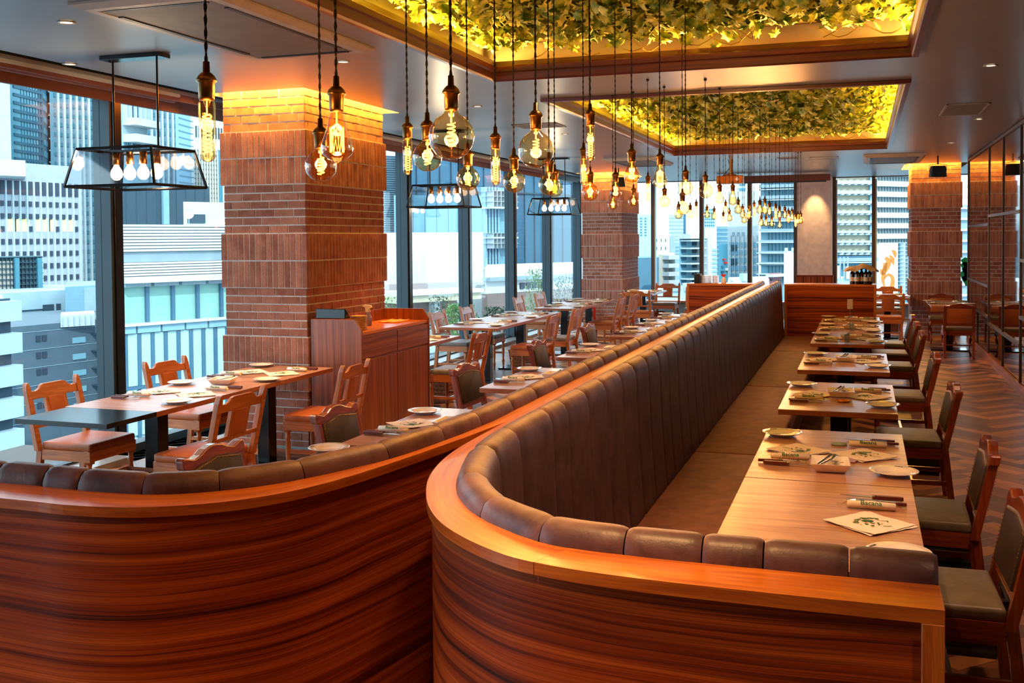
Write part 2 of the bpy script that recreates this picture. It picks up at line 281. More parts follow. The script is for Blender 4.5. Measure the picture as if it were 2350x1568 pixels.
# --- coffer mouldings, backing board, ivy ---
def leafpoly(s,rot,tilt,flip):
    pts=[(0,-.5),(.28,-.62),(.42,-.25),(.72,-.05),(.4,.12),(.42,.5),(.15,.38),(0,.8),(-.15,.38),(-.42,.5),(-.4,.12),(-.72,-.05),(-.42,-.25),(-.28,-.62)]
    return pts
LP=leafpoly(1,0,0,0)
def add_leaf(V,F,c,s,M):
    k=len(V); V.append(tuple(c+M@Vector((0,0,s*.08))))
    for p in LP: V.append(tuple(c+M@Vector((p[0]*s,p[1]*s,-s*.25*abs(p[0])-.12*s*(p[1]>.6)))))
    n=len(LP)
    for i in range(n): F.append((k,k+1+i,k+1+(i+1)%n))
def leafM(): 
    return (Matrix.Rotation(R.random()*2*PI,3,'Z')@Matrix.Rotation(R.uniform(-1.1,1.1),3,'X')@Matrix.Rotation(R.uniform(-1.1,1.1),3,'Y'))@Matrix.Rotation(PI,3,'X')
leafme=[]
for k in range(5):
    V=[];F=[]; add_leaf(V,F,Vector((0,0,0)),.062+.006*k,Matrix.Rotation(PI,3,'X')); me=bpy.data.meshes.new('leaf'); me.from_pydata(V,[],F); me.materials.append(MAT['ivy_leaf']); leafme.append(me)
for ci,(x0,x1,y0,y1) in enumerate(COF):
    root=thing('ivy_panel',['large near ceiling recess filled with yellow-lit ivy, red wood moulding','far ceiling recess filled with yellow-lit ivy behind the hanging bulbs'][ci],'ivy panel',((x0+x1)/2,(y0+y1)/2,3.1),0,'lit ivy ceiling panels')
    cx,cy=(x0+x1)/2,(y0+y1)/2
    g=G()  # stepped moulding
    prof=[(.045,ZC-.004),(.04,ZC-.03),(.0,ZC-.034),(-.008,ZC-.02),(-.014,ZC+.03),(-.03,ZC+.04),(-.034,ZC+.075),(-.022,ZC+.085),(-.02,ZC+.12),(.005,ZC+.12),(.02,ZC)]
    cs=[(x0,y0,-1,-1),(x1,y0,1,-1),(x1,y1,1,1),(x0,y1,-1,1)]
    for i in range(4):
        a=cs[i];b=cs[(i+1)%4]
        ra=[(a[0]-cx+a[2]*d,a[1]-cy+a[3]*d,z-3.1) for d,z in prof]; rb=[(b[0]-cx+b[2]*d,b[1]-cy+b[3]*d,z-3.1) for d,z in prof]
        L=abs(b[0]-a[0])+abs(b[1]-a[1]); acc=[0]
        for k in range(1,len(prof)): acc.append(acc[-1]+math.hypot(prof[k][0]-prof[k-1][0],prof[k][1]-prof[k-1][1]))
        g.grid([ra,rb],[0,L],acc)
    obj('moulding',g,'trim_wood',root)
    g=G(); g.box(x0-cx-.13,x1-cx+.13,y0-cy-.13,y1-cy+.13,.235,.25); obj('backing_board',g,'moss',root)
    # leaves
    yv0=max(y0,3.3); V=[];F=[]; n=int((x1-x0)*(y1-yv0)*330); cnt=0
    sp=[]
    for i in range(n):
        x=R.uniform(x0-.05,x1+.05); y=R.uniform(yv0,y1+.02)
        if y>y1-.16 and R.random()<.72: continue
        z=.215-abs(R.gauss(0,.036)); c=Vector((x-cx,y-cy,max(z,.02))); M=leafM(); s=R.uniform(.05,.105)
        sp.append((c,M,s))
    sp.sort(key=lambda q:q[0].z)   # the lowest hang free and read as single leaves
    near=sorted(sp[:900],key=lambda q:q[0].y)[:300] if ci else sorted(sp[:1000],key=lambda q:-q[0].y)[:300]
    ns={id(q) for q in near}
    for q in sp:
        if id(q) in ns: continue
        add_leaf(V,F,q[0],q[2],q[1])
    me=bpy.data.meshes.new('ivy_foliage'); me.from_pydata(V,[],F); me.materials.append(MAT['ivy_leaf']); o=obj('ivy_foliage',me,None,root,kind='stuff')
    for c,M,s in near:
        o=bpy.data.objects.new('leaf',leafme[R.randrange(5)]); COL.objects.link(o); o.parent=root; o.matrix_local=Matrix.Translation(c)@(M@Matrix.Rotation(PI,3,'X')).to_4x4()
    for k in range(16 if ci else 12):
        x=R.uniform(x0+.1,x1-.5)-cx; y=y1-cy-R.uniform(.03,.2) if k%3 else R.uniform(yv0,y1)-cy; p=[];a=R.uniform(-.4,.4)
        for q in range(9): p.append((x,y,.13+.05*math.sin(q*.9+k))); x+=.07*math.cos(a); y+=.07*math.sin(a)*.5; a+=R.uniform(-.6,.6); y=min(y,y1-cy+.04)
        obj('vine',G().tube(p,.004,5),'vine',root)
# --- floor: herringbone planks over a slab ---
g=G(); g.box(-6.1,2.7,-1.5,23.8,-.2,-.004); floor=struct('floor',g,'mortar')
PL,PW=.56,.112; pv=[]
def plank_g(tone,M):
    return [tuple(M@Vector(p)) for p in [(-PL/2+.001,-PW/2+.001,0),(PL/2-.001,-PW/2+.001,0),(PL/2-.001,PW/2-.001,0),(-PL/2+.001,PW/2-.001,0)]]
planks=[]; c45=math.cos(PI/4)
for i in range(-90,172):
    for j in range(-27,27):
        for u,v,ang in ((i*PW+j*2*PL+PL/2,i*PW+PW/2,0),(i*PW+j*2*PL+PL+PW/2,i*PW+PW-PL/2,PI/2)):
            planks.append((u*c45-v*c45-2.0,u*c45+v*c45+6.0,PI/4+ang))
seen=set(); pl=[]
for X,Y,a in planks:
    if -5.9<X<2.6 and -1.3<Y<23.6:
        k=(round(X,2),round(Y,2),round(a,1))
        if k in seen: continue
        seen.add(k); pl.append((X,Y,a))
vis=sorted([p for p in pl if .62<p[0]<1.62 and 4.6<p[1]<19],key=lambda p:p[1])[:300]; vs=set(vis)
V=[];F=[];T=[];UV=[]
for (X,Y,a) in pl:
    if (X,Y,a) in vs: continue
    M=Matrix.Translation((X,Y,0))@Matrix.Rotation(a,4,'Z'); ps=plank_g(0,M); k=len(V); V+=ps; F.append((k,k+1,k+2,k+3)); t=R.random(); T+=[t]*4; o2=R.random()*9; UV+=[(o2,0),(o2+PL,0),(o2+PL,PW),(o2,PW)]
def plank_mesh(name,V,F,T,UV):
    me=bpy.data.meshes.new(name); me.from_pydata(V,[],F); at=me.attributes.new('tone','FLOAT','CORNER'); at.data.foreach_set('value',T); ul=me.uv_layers.new(name='UVMap'); ul.data.foreach_set('uv',[c for q in UV for c in q]); me.materials.append(MAT['plank']); return me
obj('plank_field',plank_mesh('plank_field',V,F,T,UV),None,floor,kind='stuff')
pms=[]
for k in range(8):
    b=G().box(-PL/2+.001,PL/2-.001,-PW/2+.001,PW/2-.001,-.004,.0); pms.append(plank_mesh('plank',b.v,b.f,[(k+.5)/8]*24,[p for f in b.uv for p in f]))
for (X,Y,a) in vis:
    o=bpy.data.objects.new('plank',R.choice(pms)); COL.objects.link(o); o.parent=floor; o.location=(X,Y,0); o.rotation_euler=(0,0,a)
# --- mirror wall (right) ---
g=G(); g.box(1.70,1.80,-1.5,18.9,0,3.4); g.box(1.66,2.6,18.86,18.95,0,3.06); g.box(2.6,2.7,18.9,23.7,0,3.1)
wr=struct('wall_right',g,'wall_tan')
posts=[18.73,16.0,15.0,13.9,12.8,11.0,9.0,7.0,5.0,3.0,1.0]
bays=[(18.86,15.9,[(.62),(1.06),(1.93)]),(15.9,12.8,[.54,2.05]),(12.8,9.8,[.86,1.5]),(9.8,6.8,[.54,2.0]),(6.8,3.8,[.86,1.6]),(3.8,.8,[.54,2.0]),(.8,-1.5,[1.2])]
for (ya,yb,zs) in bays:
    zz=[.12]+zs+[3.03]
    for i in range(len(zz)-1):
        nb=2 if (i==0 or ya<18) else 1
        for k in range(nb):
            a=yb+(ya-yb)*k/nb+.012; b=yb+(ya-yb)*(k+1)/nb-.012
            obj('mirror_pane',G().box(1.675,1.685,a,b,zz[i]+.012,zz[i+1]-.012),'mirror',wr)
            obj('muntin',G().box(1.66,1.695,b+.003,b+.021,zz[i]+.0,zz[i+1]),'bronze_frame',wr,bev=.003,seg=1)
        obj('rail',G().box(1.655,1.695,yb,ya,zz[i+1]-.018,zz[i+1]+.018),'bronze_frame',wr)
struct('baseboard_right',G().box(1.645,1.70,-1.5,18.86,0,.12),'table_edge',bev=.004)
# --- back wall and near-left corner behind the camera ---
struct('wall_back',G().box(-6.1,1.8,-1.6,-1.5,0,3.4),'wall_tan')
# --- left glazing ---
mull=[-.3,1.9,4.1,6.985,8.95,10.75,12.76,15.02,17.22,19.45,21.72]
g=G(); g.box(-6.02,-5.62,-1.5,23.7,-.2,.0); wl=struct('wall_left',g,'stone_floor')
ys_=[-1.5]+mull+[23.6]
obj('head_frame',G().box(-6.02,-5.82,-1.5,23.7,2.97,3.3),'dark_frame',wl); obj('foot_frame',G().box(-6.0,-5.86,-1.5,23.7,0,.07),'dark_frame',wl)
for k,y in enumerate(mull):
    o=struct('window_%d'%(k+1),G().box(-5.965,-5.80,y-.065,y+.065,0,3.0),'dark_frame')
    obj('mullion_cover',G().box(-5.80,-5.785,y-.03,y+.065,0,3.0),'black_metal',o,bev=.002,seg=1)
    y1=mull[k+1]-.065 if k+1<len(mull) else 23.55
    obj('pane',G().box(-5.90,-5.892,y+.065,y1,.07,2.98),'window_glass',o)
obj('pane',G().box(-5.90,-5.892,-1.5,-.365,.07,2.98),'window_glass',wl)
# pelmet, blind roller, blind track above the left glazing
struct('trim_1',G().box(-5.62,-5.60,-1.5,19.7,3.0,3.06).box(-5.80,-5.78,-1.5,19.7,2.93,3.06),'pelmet')
t=tag(obj('blind_roller',G().tube([(-5.68,-1.4,3.02),(-5.68,7.6,3.02)],.03,12),'pelmet'),'brown roller blind tube along the top of the near left windows','blind')
t=tag(obj('blind_roller',G().tube([(-5.68,9.4,3.02),(-5.68,19.7,3.02)],.03,12),'pelmet'),'brown roller blind tube above the middle windows beyond the first column','blind')
t=tag(obj('blind_track',G().box(-5.60,-5.575,-1.4,7.55,3.03,3.057),'whitetrim'),'pale metal blind track on the ceiling above the near left windows','track')
t=tag(obj('blind_track',G().box(-5.60,-5.575,9.5,19.7,3.03,3.057),'whitetrim'),'pale metal blind track on the ceiling above the middle windows','track')
# --- end glazing ---
g=G(); g.box(-6.1,2.7,23.55,23.95,-.2,.05); we=struct('wall_far',g,'concrete')
obj('head_frame',G().box(-6.1,2.7,23.62,23.8,3.045,3.4),'bronze_frame',we)
obj('low_wall',G().box(-6.0,2.7,23.6,23.85,.05,.3),'concrete',we)
fm=[-5.75,-4.60,-3.49,-2.42,-1.42,-.60,.21,1.30,2.3]
for k,x in enumerate(fm):
    o=struct('window_%d'%(k+20),G().box(x-.035,x+.035,23.6,23.76,.3,3.05),'bronze_frame')
    obj('mullion_side',G().box(x+.035,x+.065,23.62,23.76,.3,3.0),'whitetrim',o)
    if k+1<len(fm): obj('pane',G().box(x+.045,fm[k+1]-.045,23.68,23.688,.3,3.02),'window_glass',o)
struct('trim_2',G().box(-5.8,2.6,23.3,23.62,.30,.34),'table_edge',bev=.005)
struct('wall_pier',G().box(-1.365,-.64,23.4,23.9,.9,3.06),'wall_paint')
struct('trim_3',G().box(-1.39,-.61,23.36,23.9,.0,.92).box(-1.40,-.60,23.35,23.9,.90,.93),'veneer')
# --- curb under the left glazing ---
struct('baseboard_left',G().box(-5.86,-5.62,-1.5,6.9,0,.05).box(-5.86,-5.62,9.4,19.8,0,.05),'stone_floor')
# ================= brick columns =================
ub=G().box(-.5,.5,-.5,.5,-.5,.5).mesh('brick','brick')
BANDS=[(0,.499,7,0),(.499,.965,2,1),(.965,1.381,6,0),(1.381,1.852,2,1),(1.852,2.27,6,0),(2.27,2.73,2,1),(2.73,3.30,8,0)]
def column(label,x0,x1,y0,y1,side):
    root=thing('brick_column',label,'column',((x0+x1)/2,(y0+y1)/2,0),0,'banded brick columns'); cx,cy=root.location.x,root.location.y
    g=G()
    for z0,z1,n,s in BANDS:
        e=.017 if s else -.005
        g.box(x0-cx-e,x1-cx+e,y0-cy-e,y1-cy+e,z0,z1)
    obj('mortar_core',g,'mortar',root)
    fr=[];rt=[]
    for z0,z1,n,s in BANDS:
        ch=(z1-z0)/n; e=.022 if s else 0.0
        for c in range(n):
            zc=z0+ch*(c+.5)
            for face in (0,1):
                L=(x1-x0+2*e) if face==0 else (y1-y0+2*e); a0=(x0-e) if face==0 else (y0-e); bl=.058 if s else .186
                nb=max(1,round(L/bl)); 
                if s: edges=[L*k/nb for k in range(nb+1)]
                else:
                    edges=[0]; p=bl*(.42,1,.7)[c%3] if face==0 else bl*(.3,.8,.55)[c%3]
                    while p<L-.05: edges.append(p); p+=bl
                    edges.append(L)
                for k in range(len(edges)-1):
                    w=edges[k+1]-edges[k]-.011; mid=a0+(edges[k]+edges[k+1])/2; j=R.uniform(-.0015,.0025); hh=ch-.012
                    if face==0: fr.append(((mid-cx,y0-cy-e+.03-j,zc),(w,.06,hh)))
                    else:
                        xx=(x1-cx+e-.03+j) if side>0 else (x0-cx-e+.03-j); rt.append(((xx,mid-cy,zc),(.06,w,hh)))
    al=fr+rt if side>0 else fr+rt
    for loc,sc in al[:300]:
        o=bpy.data.objects.new('brick',ub); COL.objects.link(o); o.parent=root; o.location=loc; o.scale=sc
    g=G()
    for (a,b,c),(p,q,r) in al[300:]: g.box(a-p/2,a+p/2,b-q/2,b+q/2,c-r/2,c+r/2)
    obj('brickwork',g,'brick',root,kind='stuff')
    obj('plinth',G().box(x0-cx-.02,x1-cx+.02,y0-cy-.02,y1-cy+.02,0,.02),'concrete',root)
column('large banded brick column beside the wooden service counter, glowing yellow at the top',-5.29,-4.48,7.75,9.26,1)
column('middle distance banded brick column at the end of the window tables',-5.29,-4.48,19.91,21.4,1)
column('far right banded brick column beside the mirror wall, black speaker in front',.825,1.645,19.91,21.3,-1)
# ================= banquettes =================
def arc(pts,step=.03):
    # Catmull-Rom through the points, resampled evenly
    P=[Vector(p) for p in pts]; P=[P[0]*2-P[1]]+P+[P[-1]*2-P[-2]]; out=[]
    for i in range(1,len(P)-2):
        for k in range(12):
            t=k/12; a,b,c,d=P[i-1:i+3]; out.append(.5*((2*b)+(c-a)*t+(2*a-5*b+4*c-d)*t*t+(3*b-a-3*c+d)*t**3))
    out.append(P[-2]); S=[0]
    for i in range(1,len(out)): S.append(S[-1]+(out[i]-out[i-1]).length)
    n=max(2,round(S[-1]/step)); res=[];j=0
    for k in range(n+1):
        s=S[-1]*k/n
        while j<len(S)-2 and S[j+1]<s: j+=1
        f=(s-S[j])/max(1e-9,S[j+1]-S[j]); res.append(out[j].lerp(out[j+1],min(1,f)))
    return res,S[-1]
ZL=1.145
AO=[(.136,1.926),(-.165,1.926),(-.45,1.937),(-.638,1.972),(-.765,2.04),(-.90,2.16),(-1.0,2.30),(-1.08,2.465),(-1.135,2.62),(-1.175,2.80),(-1.196,2.99),(-1.203,3.25)]
AI=[(.136,2.062),(-.16,2.062),(-.42,2.066),(-.60,2.085),(-.70,2.13),(-.84,2.24),(-.935,2.36),(-1.01,2.50),(-1.06,2.66),(-1.10,2.83),(-1.122,3.03),(-1.13,3.28)]
BO=[(-3.6,2.04),(-3.0,2.05),(-2.087,2.06),(-1.874,2.055),(-1.705,2.082),(-1.57,2.15),(-1.465,2.25),(-1.39,2.38),(-1.34,2.54),(-1.30,2.74),(-1.262,2.98),(-1.235,3.17),(-1.203,3.45)]
BI=[(-3.6,2.18),(-3.0,2.185),(-2.231,2.195),(-2.0,2.190),(-1.84,2.192),(-1.72,2.21),(-1.60,2.28),(-1.50,2.385),(-1.435,2.50),(-1.37,2.66),(-1.325,2.80),(-1.278,3.12),(-1.252,3.45)]
YE=14.3
def strip_slab(g,O,I,z0,z1):
    n=len(O); acc=[0]
    for i in range(1,n): acc.append(acc[-1]+(O[i]-O[i-1]).length)
    g.grid([[(O[i].x,O[i].y,z1),(I[i].x,I[i].y,z1)] for i in range(n)],acc,[0,.14])
    g.grid([[(O[i].x,O[i].y,z0),(O[i].x,O[i].y,z1-.003),(O[i].x,O[i].y,z1)] for i in range(n)],acc,[0,z1-z0,z1-z0])
    g.grid([[(I[i].x,I[i].y,z1),(I[i].x,I[i].y,z0)] for i in range(n)],acc,[0,z1-z0])
    g.grid([[(I[i].x,I[i].y,z0),(O[i].x,O[i].y,z0)] for i in range(n)],acc,[0,.14])
    for e,fl in ((0,0),(n-1,1)):
        f=[(O[e].x,O[e].y,z0),(I[e].x,I[e].y,z0),(I[e].x,I[e].y,z1),(O[e].x,O[e].y,z1)]; g.face(f if not fl else f[::-1],[(0,0),(.14,0),(.14,.04),(0,.04)])
    return acc
PROF=[(-.002,ZL-.02),(0,ZL+.008),(.010,ZL+.034),(.030,ZL+.046),(.055,ZL+.046),(.078,ZL+.032),(.092,ZL+.0),(.098,ZL-.05),(.102,.98),(.108,.82),(.118,.66),(.132,.50),(.145,.40),(.0,.40)]
def banquette(nm,label,O,I,sgn,seams_curve,x_end,ystart,seats,xseat):
    root=thing(nm,label,'banquette',(0,0,0))
    o_,_=arc(O,.04); n=len(o_); i_,Li=arc(I,.04); 
    # matched resampling of inner curve
    i2=[i_[min(len(i_)-1,round(k*(len(i_)-1)/(n-1)))] for k in range(n)]
    ends=(Vector((x_end[0],YE)),Vector((x_end[1],YE)))
    # near ledge (two boards with a joint) and long straight ledge
    if sgn>0:
        cut=next(k for k in range(n) if o_[k].x<-.62)
        g=G(); strip_slab(g,o_[:cut+1],i2[:cut+1],ZL-.026,ZL); obj('ledge',g,'ledge',root)
        oo,ii=o_[cut:],i2[cut:]; oo=[oo[0]*.96+oo[1]*.04]+oo[1:]; ii=[ii[0]*.96+ii[1]*.04]+ii[1:]
    else: oo,ii=o_,i2
    g=G(); strip_slab(g,oo+[ends[0]],ii+[ends[1]],ZL-.026,ZL-.0005); obj('ledge',g,'ledge',root)
    # veneered front panel following the outer curve
    def off(P,d):
        r=[]
        for k,p in enumerate(P):
            t=(P[min(k+1,len(P)-1)]-P[max(k-1,0)]).normalized(); r.append(p+Vector((t.y,-t.x))*d)
        return r
    po=off(o_,.014 if sgn>0 else -.014); 
    acc=[0]
    for k in range(1,n): acc.append(acc[-1]+(po[k]-po[k-1]).length)
    pi_=off(o_,.05 if sgn>0 else -.05)
    zs=[0,.36,.72,1.119]
    g=G(); g.grid([[(po[k].x,po[k].y,z) for z in zs] for k in range(n)],acc,zs); g.grid([[(pi_[k].x,pi_[k].y,z) for z in zs[::-1]] for k in range(n)],acc,zs[::-1])
    g.face([(po[0].x,po[0].y,0),(po[0].x,po[0].y,1.119),(pi_[0].x,pi_[0].y,1.119),(pi_[0].x,pi_[0].y,0)])
    obj('front_panel',g,'veneer',root,smooth=True)
    # core behind the cushions
    g=G(); P=ii if sgn<0 else i2
    g.grid([[(o_[k].x*.3+i2[k].x*.7,o_[k].y*.3+i2[k].y*.7,z) for z in (0,ZL-.045)] for k in range(n)],acc,[0,1]); g.box(min(x_end)-.0,max(x_end)+.0,3.2,YE,0,ZL-.045); obj('core',g,'black_flat',root)
    if sgn>0:
        obj('end_post',G().box(.098,.136,1.925,2.066,0,ZL-.026,g=2),'ledge',root,bev=.002,seg=1)
    # cushions: curve = smooth inner curve followed by the straight run
    path=i_+[Vector((x_end[1],3.45+.05*k)) for k in range(1,int((YE-3.45)/.05)+1)]
    S=[0]
    for k in range(1,len(path)): S.append(S[-1]+(path[k]-path[k-1]).length)
    def at(s):
        import bisect
        j=min(max(bisect.bisect_right(S,s)-1,0),len(S)-2); f=(s-S[j])/(S[j+1]-S[j]); p=path[j].lerp(path[j+1],f); j0=max(j-2,0); j1=min(j+3,len(path)-1); t=(path[j1]-path[j0]).normalized()
        return p,Vector((t.y,-t.x))*(1 if sgn>0 else 1)
    def s_of(pt): return S[min(range(len(path)),key=lambda k:(path[k]-Vector(pt)).length)]
    cuts=[s_of(p) for p in seams_curve]; y=seams_curve[-1][1]+.297
    while y<YE-.1: cuts.append(s_of((x_end[1],y))); y+=.297
    cuts.append(S[-1]); 
    for q in range(len(cuts)-1):
        s0,s1=cuts[q]+.0015,cuts[q+1]-.0015; K=18; rows=[];us=[]
        near=q<len(seams_curve)+4
        for k in range(K+1):
            f=k/K; s=s0+(s1-s0)*f; p,nrm=at(s); nrm=nrm*(-1 if sgn<0 else 1); e=1-abs(2*f-1)**8; 
            row=[]
            for j,(d,z) in enumerate(PROF):
                b=(.005*e-.0045); dz=0
                dd=d+(b if d>.05 else (-b if j<3 else 0)); zz=z+(b*.9 if z>ZL+.01 else 0)
                if d==.0 and z<.5: dd=d
                row.append((p.x+nrm.x*dd,p.y+nrm.y*dd,zz))
            rows.append(row if sgn<0 else row[::-1]); us.append(s)
        pl_=[z for d,z in PROF]; g=G(); g.grid(rows,us,pl_ if sgn<0 else pl_[::-1])
        if q in (0,): g.face([r for r in rows[0]][::-1])
        if q==len(cuts)-2: g.face(rows[-1])
        o=obj('back_cushion',g,'leather_brown',root,smooth=True)
    for (a,b,c,d) in seats:
        gg=G().box(a,b,c+.003,d-.003,.35,.455); obj('seat_cushion',gg,'leather_seat',root,bev=.022,smooth=True,seg=3)
    x0,x1=xseat
    obj('seat_base',G().box(x0,x1,seats[0][2]+.05,YE,0,.35).box(-.9,.09,2.25,2.6,0,.35) if sgn>0 else G().box(x0,x1,seats[0][2]+.05,YE,0,.35),'cabinet_wood',root)
    return root
SA=[(.136,2.062),(-.015,2.062),(-.168,2.062),(-.319,2.064),(-.470,2.069),(-.661,2.108),(-.84,2.24),(-1.0,2.48),(-1.10,2.82),(-1.127,3.10)]
SB=[(-3.45,2.18),(-3.1,2.18),(-2.8,2.187),(-2.5,2.19),(-2.24,2.195),(-2.085,2.193),(-1.95,2.19),(-1.75,2.205),(-1.58,2.30),(-1.44,2.49),(-1.33,2.77),(-1.275,3.09)]
banquette('banquette','long brown channelled leather banquette facing the right tables, curved wooden near end',AO,AI,1,SA,(-1.203,-1.13),3.2,[(-1.01,.10,2.22,2.72),(-1.01,-.50,2.73,3.48),(-1.01,-.50,3.48,6.45),(-1.01,-.50,6.45,9.42),(-1.01,-.50,9.42,12.39),(-1.01,-.50,12.39,14.29)],(-1.0,-.56))
banquette('banquette','brown leather banquette facing the window side, curving away to the lower left',BO,BI,-1,SB,(-1.203,-1.252),3.2,[(-1.95,-1.39,2.8,3.48),(-1.95,-1.39,3.48,6.45),(-1.95,-1.39,6.45,9.42),(-1.95,-1.39,9.42,12.39),(-1.95,-1.39,12.39,14.29)],(-1.90,-1.40))
# partitions closing the banquettes
def partition(label,x0,x1):
    r=thing('partition',label,'partition',((x0+x1)/2,14.5,0)); c=(x0+x1)/2
    obj('panel',G().box(x0-c,x1-c,-.18,.18,0,ZL-.03,g=0),'veneer',r); obj('top_board',G().box(x0-c-.005,x1-c+.005,-.19,.19,ZL-.03,ZL,g=0),'ledge',r,bev=.003,seg=1)
    obj('edge_trim',G().box(x1-c-.03,x1-c+.004,-.186,.184,0,ZL-.03,g=2),'ledge',r,bev=.002,seg=1); obj('edge_trim',G().box(x0-c-.004,x0-c+.03,-.186,.184,0,ZL-.03,g=2),'ledge',r,bev=.002,seg=1)
partition('low wooden partition at the far end of the right banquette, draped bottles on top',-1.0,.161)
partition('low wooden partition left of the banquettes far end, plates stacked on top',-2.31,-1.36)

struct('planter_ledge',G().box(-7.1,-6.05,1,7.3,-.3,-.02),'bronze_frame')
ORD=['first','second','third','fourth','fifth','sixth','seventh','eighth','ninth','tenth','eleventh','twelfth','thirteenth','fourteenth','fifteenth','sixteenth','seventeenth','eighteenth','nineteenth','twentieth']
# ================= chairs =================
def turned(x,y,z0,z1,r=.019):
    h=z1-z0; p=[(r*.75,z0),(r*.8,z0+.03),(r*1.15,z0+.06),(r*.75,z0+.09),(r*1.1,z0+h*.6),(r*.8,z0+h*.78),(r*1.25,z0+h*.83),(r*.8,z0+h*.87),(r*1.2,z1)]
    return G().lathe(p,10,(x,y,0)).face([(x+.01,y,z0),(x,y+.01,z0),(x-.01,y,z0)])
def backM(z,z0=.44,y0=-.21,k=.22):  # lean of the back
    return y0-(z-z0)*k
def slant(g,x0,x1,z0,z1,t0,t1,k=.22,y0=-.21,zr=.44,grain=2):
    # a box whose y follows the leaning back
    c=[]
    for z in (z0,z1):
        for t in (t0,t1):
            for x in (x0,x1): c.append((x,backM(z,zr,y0,k)+t,z))
    F=[(0,2,3,1),(4,5,7,6),(0,1,5,4),(2,6,7,3),(0,4,6,2),(1,3,7,5)]
    for f in F:
        ps=[c[i] for i in f]; s=set(round(p[2],4) for p in ps)
        g.face(ps,[((p[2],p[0]+p[1]) if grain==2 else (p[0],p[2]+p[1])) for p in ps])
    return g
def slant_poly(poly,t0,t1,k=.22,y0=-.21,zr=.44,g=None,grain=0):
    g=g or G(); f=lambda x,z,t:(x,backM(z,zr,y0,k)+t,z)
    uv=lambda q:[(a,b) for a,b in q]
    A=[f(x,z,t1) for x,z in poly]; B=[f(x,z,t0) for x,z in poly]
    g.face(A,uv(poly)); g.face(B[::-1],uv(poly[::-1])); n=len(poly); acc=0
    for i in range(n):
        j=(i+1)%n; L=math.dist(poly[i],poly[j]); g.face([B[i],B[j],A[j],A[i]],[(acc,0),(acc+L,0),(acc+L,t1-t0),(acc,t1-t0)]); acc+=L
    return g
def common(t,sw,sd,wm,seatm,zs,splay=True,front='turned'):
    obj('seat',G().box(-sw/2+.004,sw/2-.004,-sd/2+.03,sd/2,zs-.055,zs),seatm,t,bev=.02,smooth=True,seg=3)
    g=G(); g.box(-sw/2,sw/2,sd/2-.03,sd/2-.004,zs-.12,zs-.05); g.box(-sw/2+.005,sw/2-.005,-sd/2+.03,-sd/2+.05,zs-.12,zs-.05)
    g.box(-sw/2,-sw/2+.022,-sd/2+.04,sd/2-.03,zs-.12,zs-.05,g=1); g.box(sw/2-.022,sw/2,-sd/2+.04,sd/2-.03,zs-.12,zs-.05,g=1); obj('seat_frame',g,wm,t)
    for s in (-1,1):
        if front=='turned':
            g=turned(s*(sw/2-.025),sd/2-.03,0,zs-.12); g.box(s*(sw/2-.025)-.024,s*(sw/2-.025)+.024,sd/2-.054,sd/2-.006,zs-.135,zs-.048,g=2)
        else:
            x=s*(sw/2-.03);y=sd/2-.03; g=G().tube([(x+s*.0,y,zs-.05),(x+s*.016,y+.012,zs-.13),(x+s*.012,y+.008,zs-.2),(x-s*.006,y-.004,zs-.3),(x-s*.004,y,.06),(x+s*.008,y+.012,.02),(x+s*.012,y+.02,.0)],[.024,.028,.021,.014,.012,.017,.019],9)
        obj('leg',g,wm,t,smooth=True)
        g=G(); # rear leg, splayed backwards
        x=s*(sw/2-.018); g2=[(x-.02,x+.02)]
        for (za,zb,ya,yb) in [(0,zs-.06,-sd/2-.035,-sd/2+.01)]:
            c=[(x+dx,(ya if z==za else yb)+dy,z) for z in (za,zb) for dy in (-.018,.022) for dx in (-.018,.018)]
            for f in [(0,2,3,1),(4,5,7,6),(0,1,5,4),(2,6,7,3),(0,4,6,2),(1,3,7,5)]: g.face([c[i] for i in f],[(c[i][2],c[i][0]+c[i][1]) for i in f])
        obj('leg',g,wm,t)
        obj('stretcher',G().box(s*(sw/2-.025)-.009,s*(sw/2-.025)+.009,-sd/2+.0,sd/2-.03,.16,.19,g=1),wm,t)
    obj('stretcher',G().box(-sw/2+.03,sw/2-.03,-.01,.01,.165,.185,g=0),wm,t)
HUMP=[(-.262,.735),(-.262,.775),(-.25,.787),(-.225,.783),(-.17,.768),(-.12,.777),(-.07,.797),(-.02,.806),(.02,.806),(.07,.797),(.12,.777),(.17,.768),(.225,.783),(.25,.787),(.262,.775),(.262,.735),(.20,.722),(-.20,.722)]
